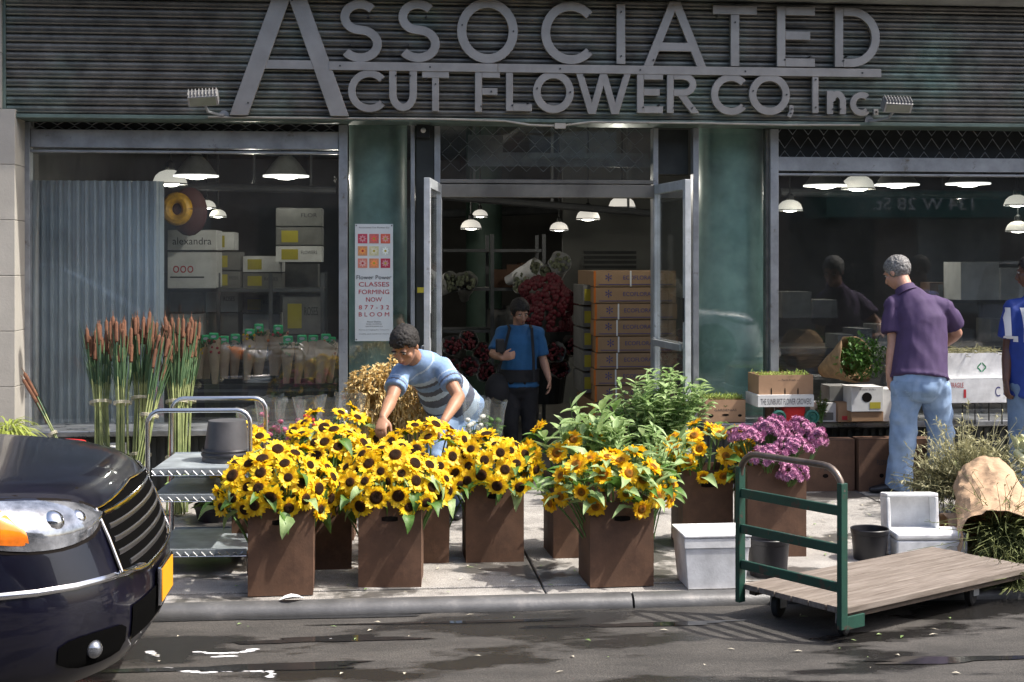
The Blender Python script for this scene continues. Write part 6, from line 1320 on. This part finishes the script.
# ---- right side: dry branches, paper sleeves of hay
def haytuft(name, label, c, n_, ax, L, spread, mat_, base=None, r=.0025, seed=0, curl=.3, leafy=0, leafmat_=None):
    rnd = random.Random(seed); T = thing(name, label, 'dried branches', base or c, 0); mb = MB(); lf = MB(); ax = V(ax).normalized(); c = V(c)
    for k in range(n_):
        d = (ax+V((rnd.gauss(0, 1), rnd.gauss(0, 1), rnd.gauss(0, 1)))*spread).normalized(); l_ = L*rnd.uniform(.5, 1.1); s_ = c+V((rnd.gauss(0, 1), rnd.gauss(0, 1), rnd.gauss(0, .6)))*.035; bd = V((rnd.gauss(0, 1), rnd.gauss(0, 1), rnd.gauss(-.4, 1)))*curl*l_*.35
        pts = [s_+d*(l_*t)+bd*t*t for t in (0, .25, .5, .75, 1)]
        for p in pts: p.z = max(p.z, .008)
        mb.tube(pts, [r, r, r*.9, r*.7, r*.4], 4, cap=False)
        for q in range(leafy):
            p = pts[rnd.randint(1, 4)]; lf.leaf(p, d+V((rnd.gauss(0, 1), rnd.gauss(0, 1), rnd.gauss(0, 1)))*.8, (0, 0, 1), rnd.uniform(.03, .07), rnd.uniform(.006, .014), .3, seg=2)
    mb.build('stalks', mat_, T); 
    if leafy: lf.build('dry_leaves', leafmat_ or mat_, T, smooth='leaf')
    return T
haytuft('dried_branches', 'tall pile of pale dried branches and pods right of the man in purple', cw(970, 500, 9.2), 420, (-.12, 0, 1), .44, .42, haypale, base=V(cw(968, 510, 9.2)), r=.003, seed=2, leafy=12, curl=.7)
haytuft('dried_branches', 'low grey dried branches spilling left toward the man shoes', cw(950, 488, 9.2), 170, (-1, -.1, .28), .30, .5, hay, r=.003, seed=3, leafy=6)
haytuft('dried_branches', 'dense heap of grey green dried stalks behind the large paper sleeve', cw(985, 490, 9.0), 260, (.2, -.3, .7), .30, .8, hay, r=.003, seed=12, leafy=9, curl=.7)
p = cw(1024, 440, 9.0); T = thing('pale_gourds', 'pale yellow green pods piled at the right edge above the paper sleeve', 'gourds', V((p.x, p.y, p.z-.12))); rnd = random.Random(1)
for k in range(8): mb = MB(); q_ = rnd.uniform(0, 3); mb.tube([V((rnd.uniform(-.06, .14), rnd.uniform(-.08, .08), rnd.uniform(-.03, .12)))+V((math.cos(q_), .3, math.sin(q_)*.6))*w_ for w_ in (-.045, -.02, .02, .05)], [.022, .036, .034, .012], 10, rnd=True); mb.build('pod', M('pod_green', (.55, .56, .33), .5, 0, .15, 9) if k == 0 else bpy.data.materials['pod_green'], T, world=False, smooth=True)
def papersleeve(label, A_, B_, r0, r1, seed, n_=26, m_=34, flare=.0, wr=.035):
    rnd = random.Random(seed); ax = B_-A_; L = ax.length; ad = ax.normalized(); a_, b_ = frame_of(ad); T = thing('paper_sleeve', label, 'paper sleeve', A_); mb = MB(); rs_ = []
    ph = [rnd.uniform(0, 6.28) for _ in range(8)]
    for k in range(n_):
        t = k/(n_-1); rr_ = r0+(r1-r0)*t; i0 = len(mb.v); rs_.append(i0)
        for q in range(m_):
            an = 2*PI*q/m_; f = 1+wr*(math.sin(3*an+ph[0]+4*t)+.7*math.sin(5*an-9*t+ph[1])+.5*math.sin(8*an+14*t+ph[2])*.8+.5*math.sin(17*t+2*an+ph[3]))
            nz_ = MN.noise(V((math.cos(an)*1.7, math.sin(an)*1.7, t*4.5+seed))); f += .07*(.5-abs(nz_)*1.9)+.03*(.5-abs(MN.noise(V((math.cos(an)*4.2, math.sin(an)*4.2, t*11+seed))))*2)+.045*(.5-abs(math.sin(5.5*an+2.2*t+3*MN.noise(V((an, t*3, seed))))))
            p = A_+ad*(L*t+(.03*math.sin(3*an+ph[4]) if k == n_-1 else 0))+(a_*math.cos(an)+b_*math.sin(an)*.82)*rr_*f; p.z = max(p.z, .006); mb.v.append(p)
    for i in range(n_-1):
        for q in range(m_): mb.face(rs_[i]+q, rs_[i]+(q+1) % m_, rs_[i+1]+(q+1) % m_, rs_[i+1]+q)
    o = mb.build('paper', paper, T, smooth=True); o.data.set_sharp_from_angle(angle=R(28)); sb = o.modifiers.new('s', 'SOLIDIFY'); sb.thickness = .003; return T
a1, b1 = cw(985, 478, 8.75), cw(1006, 548, 7.75); papersleeve('large crumpled kraft paper sleeve stuffed with hay beside the cart deck', a1, b1, .17, .26, 5, 60, 90)
haytuft('hay_bundle', 'green hay spilling from the mouth of the large paper sleeve', cw(1000, 530, 7.95), 800, (.12, -.8, -.32), .38, .62, haygreen, r=.0022, seed=7, curl=.9, leafy=3)
haytuft('hay_bundle', 'loose hay hanging below the cart deck at the right edge', cw(1010, 572, 7.35), 260, (.3, -.6, -.5), .30, .6, haygreen, r=.0022, seed=8, curl=.8)
a1, b1 = cw(962, 520, 8.6), cw(940, 548, 8.5); papersleeve('smaller crumpled kraft paper lying left of the large sleeve', cw(975, 528, 8.5), cw(944, 535, 8.45), .13, .15, 9, 14, 28)
# ---- banner on the glass beside the door
bx = [X(355, 10.58), X(393, 10.58)]; zt, zb = Z(374, 224, 10.58), Z(374, 341, 10.58); T = thing('poster', 'tall white poster with nine flower tiles and red class advert on the corner glass', 'poster', ((bx[0]+bx[1])/2, 10.58, zb)); pw, ph_ = bx[1]-bx[0], zt-zb; pm = M('poster_paper', (.62, .66, .66), .5, 0, .04, 3, .05, 30); mb = MB(); mb.box(-pw/2, pw/2, -.0, .003, 0, ph_); sheet = mb.build('sheet', pm, T, world=False)
W = wm(T); pcol = [('pinkt', (.5, .05, .09)), ('redt', (.55, .06, .04)), ('coralt', (.65, .12, .07)), ('ambert', (.6, .22, .03)), ('creamt', (.62, .6, .35)), ('whitet', (.6, .65, .6)), ('salmont', (.62, .22, .16)), ('oranget', (.7, .2, .03)), ('maroont', (.45, .03, .07))]
for k, (nm, cl) in enumerate(pcol):
    cx, cz_ = (-.30+.30*(k % 3))*pw, ph_*(.875-.105*(k//3)); s_ = .125*pw; mb = MB(); mb.box(cx-s_, cx+s_, -.0016, -.0002, cz_-s_*1.0, cz_+s_*1.0); tm = M('tile_'+nm, tuple(x*.8+.1 for x in cl) if k % 2 else cl, .5, 0, .1, 20, 0); tl = mb.build('flower_tile', tm, sheet, world=False)
    mb = MB(); n_ = 40; mb.v += [V((cx+s_*.82*(.8+.2*math.cos(8*2*PI*q/n_))*math.cos(2*PI*q/n_), -.0024, cz_+s_*.82*(.8+.2*math.cos(8*2*PI*q/n_))*math.sin(2*PI*q/n_))) for q in range(n_)]; mb.face(*range(n_)); mb.build('flower_motif', M('motif_'+nm, tuple(min(1, x*1.3+.05) for x in cl[::1]) if k % 2 else tuple(x*.7+.25 for x in cl), .5, 0, .1, 60, 0), tl, world=False)
    mb = MB(); mb.v += [V((cx+s_*.25*math.cos(2*PI*q/12), -.0032, cz_+s_*.25*math.sin(2*PI*q/12))) for q in range(12)]; mb.face(*range(12)); mb.build('flower_centre', yel if k % 3 else inkred, tl, world=False)
for s_, cz_, tw_, th_, m_, bo in (('Flower Power', .545, .92, .035, ink, .02), ('CLASSES', .485, .80, .038, inkred, .015), ('FORMING', .42, .80, .038, inkred, .015), ('NOW', .355, .42, .038, inkred, .015), ('8 7 7 - 3 2', .288, .80, .036, inkred, .02), ('B L O O M', .228, .80, .036, inkred, .02), ('Flower District', .165, .36, .012, ink, 0), ('design workshops', .145, .42, .012, ink, 0), ('www.flowerpower.com', .125, .46, .012, ink, 0), ('flower arranging for everyone', .095, .8, .010, ink, 0), ('Associated Cut Flower Co', .97, .8, .012, ink, 0), ('weekly and weekend classes', .06, .8, .010, ink, 0)):
    text(s_, tw_*pw, th_*ph_, m_, sheet, W @ V((0, -.0022, cz_*ph_)), bold=0)
for sx in (-1, 1):
    for z in (.012, ph_-.012): mb = MB(); mb.ell((sx*(pw/2-.01), -.002, z), (.005, .003, .005), n=8, m=5); mb.build('pin', ink, sheet, world=False)
p = atY(422, 290, 10.5); T = thing('tag', 'small yellow tag on the left door frame', 'tag', p); mb = MB(); mb.box(-.035, .035, -.004, .0, -.02, .02); mb.build('card', yel, T, world=False)

# ---- ceiling pipes and dim clutter
for k, (px0, py0, px1, py1, zc, r_, w_) in enumerate(((440, 196, 660, 214, 14.0, .04, 'sloping slightly across the doorway top'), (440, 214, 660, 206, 17.5, .06, 'thick and level deeper in the shop'), (780, 192, 1100, 196, 15.0, .05, 'running behind the right window lamps'), (170, 186, 335, 190, 15.0, .045, 'behind the dark dome lamps of the left window'))):
    a_, b_ = cw(px0, py0, zc), cw(px1, py1, zc+.6); T = thing('ceiling_pipe', 'grey pipe under the shop ceiling, '+w_, 'pipe', a_); mb = MB(); mb.tube([a_, b_], r_, 10); mb.build('tube', darkgrey, T, smooth=True)
    for q in (.15, .5, .85): c = a_.lerp(b_, q); h_ = MB(); h_.box(c.x-.012, c.x+.012, c.y-.012, c.y+.012, c.z, 3.39); h_.build('hanger', darkgrey, T)
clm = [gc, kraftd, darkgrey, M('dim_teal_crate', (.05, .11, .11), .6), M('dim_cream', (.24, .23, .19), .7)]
rnd = random.Random(77); spots = []
for row, (zz, zc) in enumerate(((zof(300, 13.6), 13.7), (zof(345, 13.6), 13.7), (zof(380, 13.6), 13.7))):
    for k in range(5): spots.append((940+k*30, zz, zc, 'on the rack deep behind the right window, '+['top', 'middle', 'bottom'][row]+' shelf, '+['first', 'second', 'third', 'fourth', 'fifth'][k]+' from left'))
for k in range(5): spots.append((848+k*19, .9, 13.0*0+12.35, 'on the inner bench behind the man in purple, '+['first', 'second', 'third', 'fourth', 'fifth'][k]+' from left'))
for row, zz in enumerate((zof(330, 14.2), zof(288, 14.2))):
    for k in range(3): spots.append((500+k*14, zz, 14.3, 'on the doorway rack, '+['lower', 'upper'][row]+' shelf, '+['left', 'middle', 'right'][k]+' of three'))
for k in range(6): spots.append((700+0*k, .0, 12.9+.0*k, 'x')) if 0 else None
for (px, z, zc, w_) in spots:
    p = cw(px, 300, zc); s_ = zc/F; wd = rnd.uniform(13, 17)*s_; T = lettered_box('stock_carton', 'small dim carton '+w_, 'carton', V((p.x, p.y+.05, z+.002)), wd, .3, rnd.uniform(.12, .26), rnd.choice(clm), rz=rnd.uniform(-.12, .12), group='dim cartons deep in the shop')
EXPO=0.95
# ================================================================ CAMERA, LIGHT
cam = bpy.data.cameras.new('camera'); co = bpy.data.objects.new('camera', cam); COL.objects.link(co)
co.location = (0, 0, EYE); co.rotation_euler = (PI/2, 0, -YAW); cam.sensor_width = 36; cam.lens = F/1024*36; cam.shift_y = -(341-HY)/1024; cam.clip_end = 600
SC.camera = co
S = V((.54, -.16, .80)).normalized(); el = math.asin(S.z); 
sun = bpy.data.lights.new('sun', 'SUN'); so = bpy.data.objects.new('sun', sun); COL.objects.link(so); sun.energy = 3.3; sun.angle = R(.8); sun.color = (1, .95, .88)
so.rotation_euler = S.to_track_quat('Z', 'Y').to_euler(); so.location = (5, 0, 12)
w = bpy.data.worlds.new('World'); SC.world = w; w.use_nodes = True; n = w.node_tree; sk = n.nodes.new('ShaderNodeTexSky'); sk.sky_type = 'NISHITA'; sk.sun_disc = False; sk.dust_density = 4; sk.ozone_density = .4; sk.air_density = .9
sk.sun_elevation = el; sk.sun_rotation = math.atan2(S.x, S.y); bg = n.nodes['Background']; bg.inputs[1].default_value = .15; n.links.new(sk.outputs[0], bg.inputs[0])
vs = SC.view_settings; vs.view_transform = 'Standard'; vs.look = 'None'; vs.exposure = EXPO; vs.gamma = 1
SC.cycles.use_denoising = True; SC.cycles.max_bounces = 8; SC.cycles.transparent_max_bounces = 16; SC.cycles.sample_clamp_indirect = 4
SC.cycles.caustics_reflective = False; SC.cycles.caustics_refractive = False
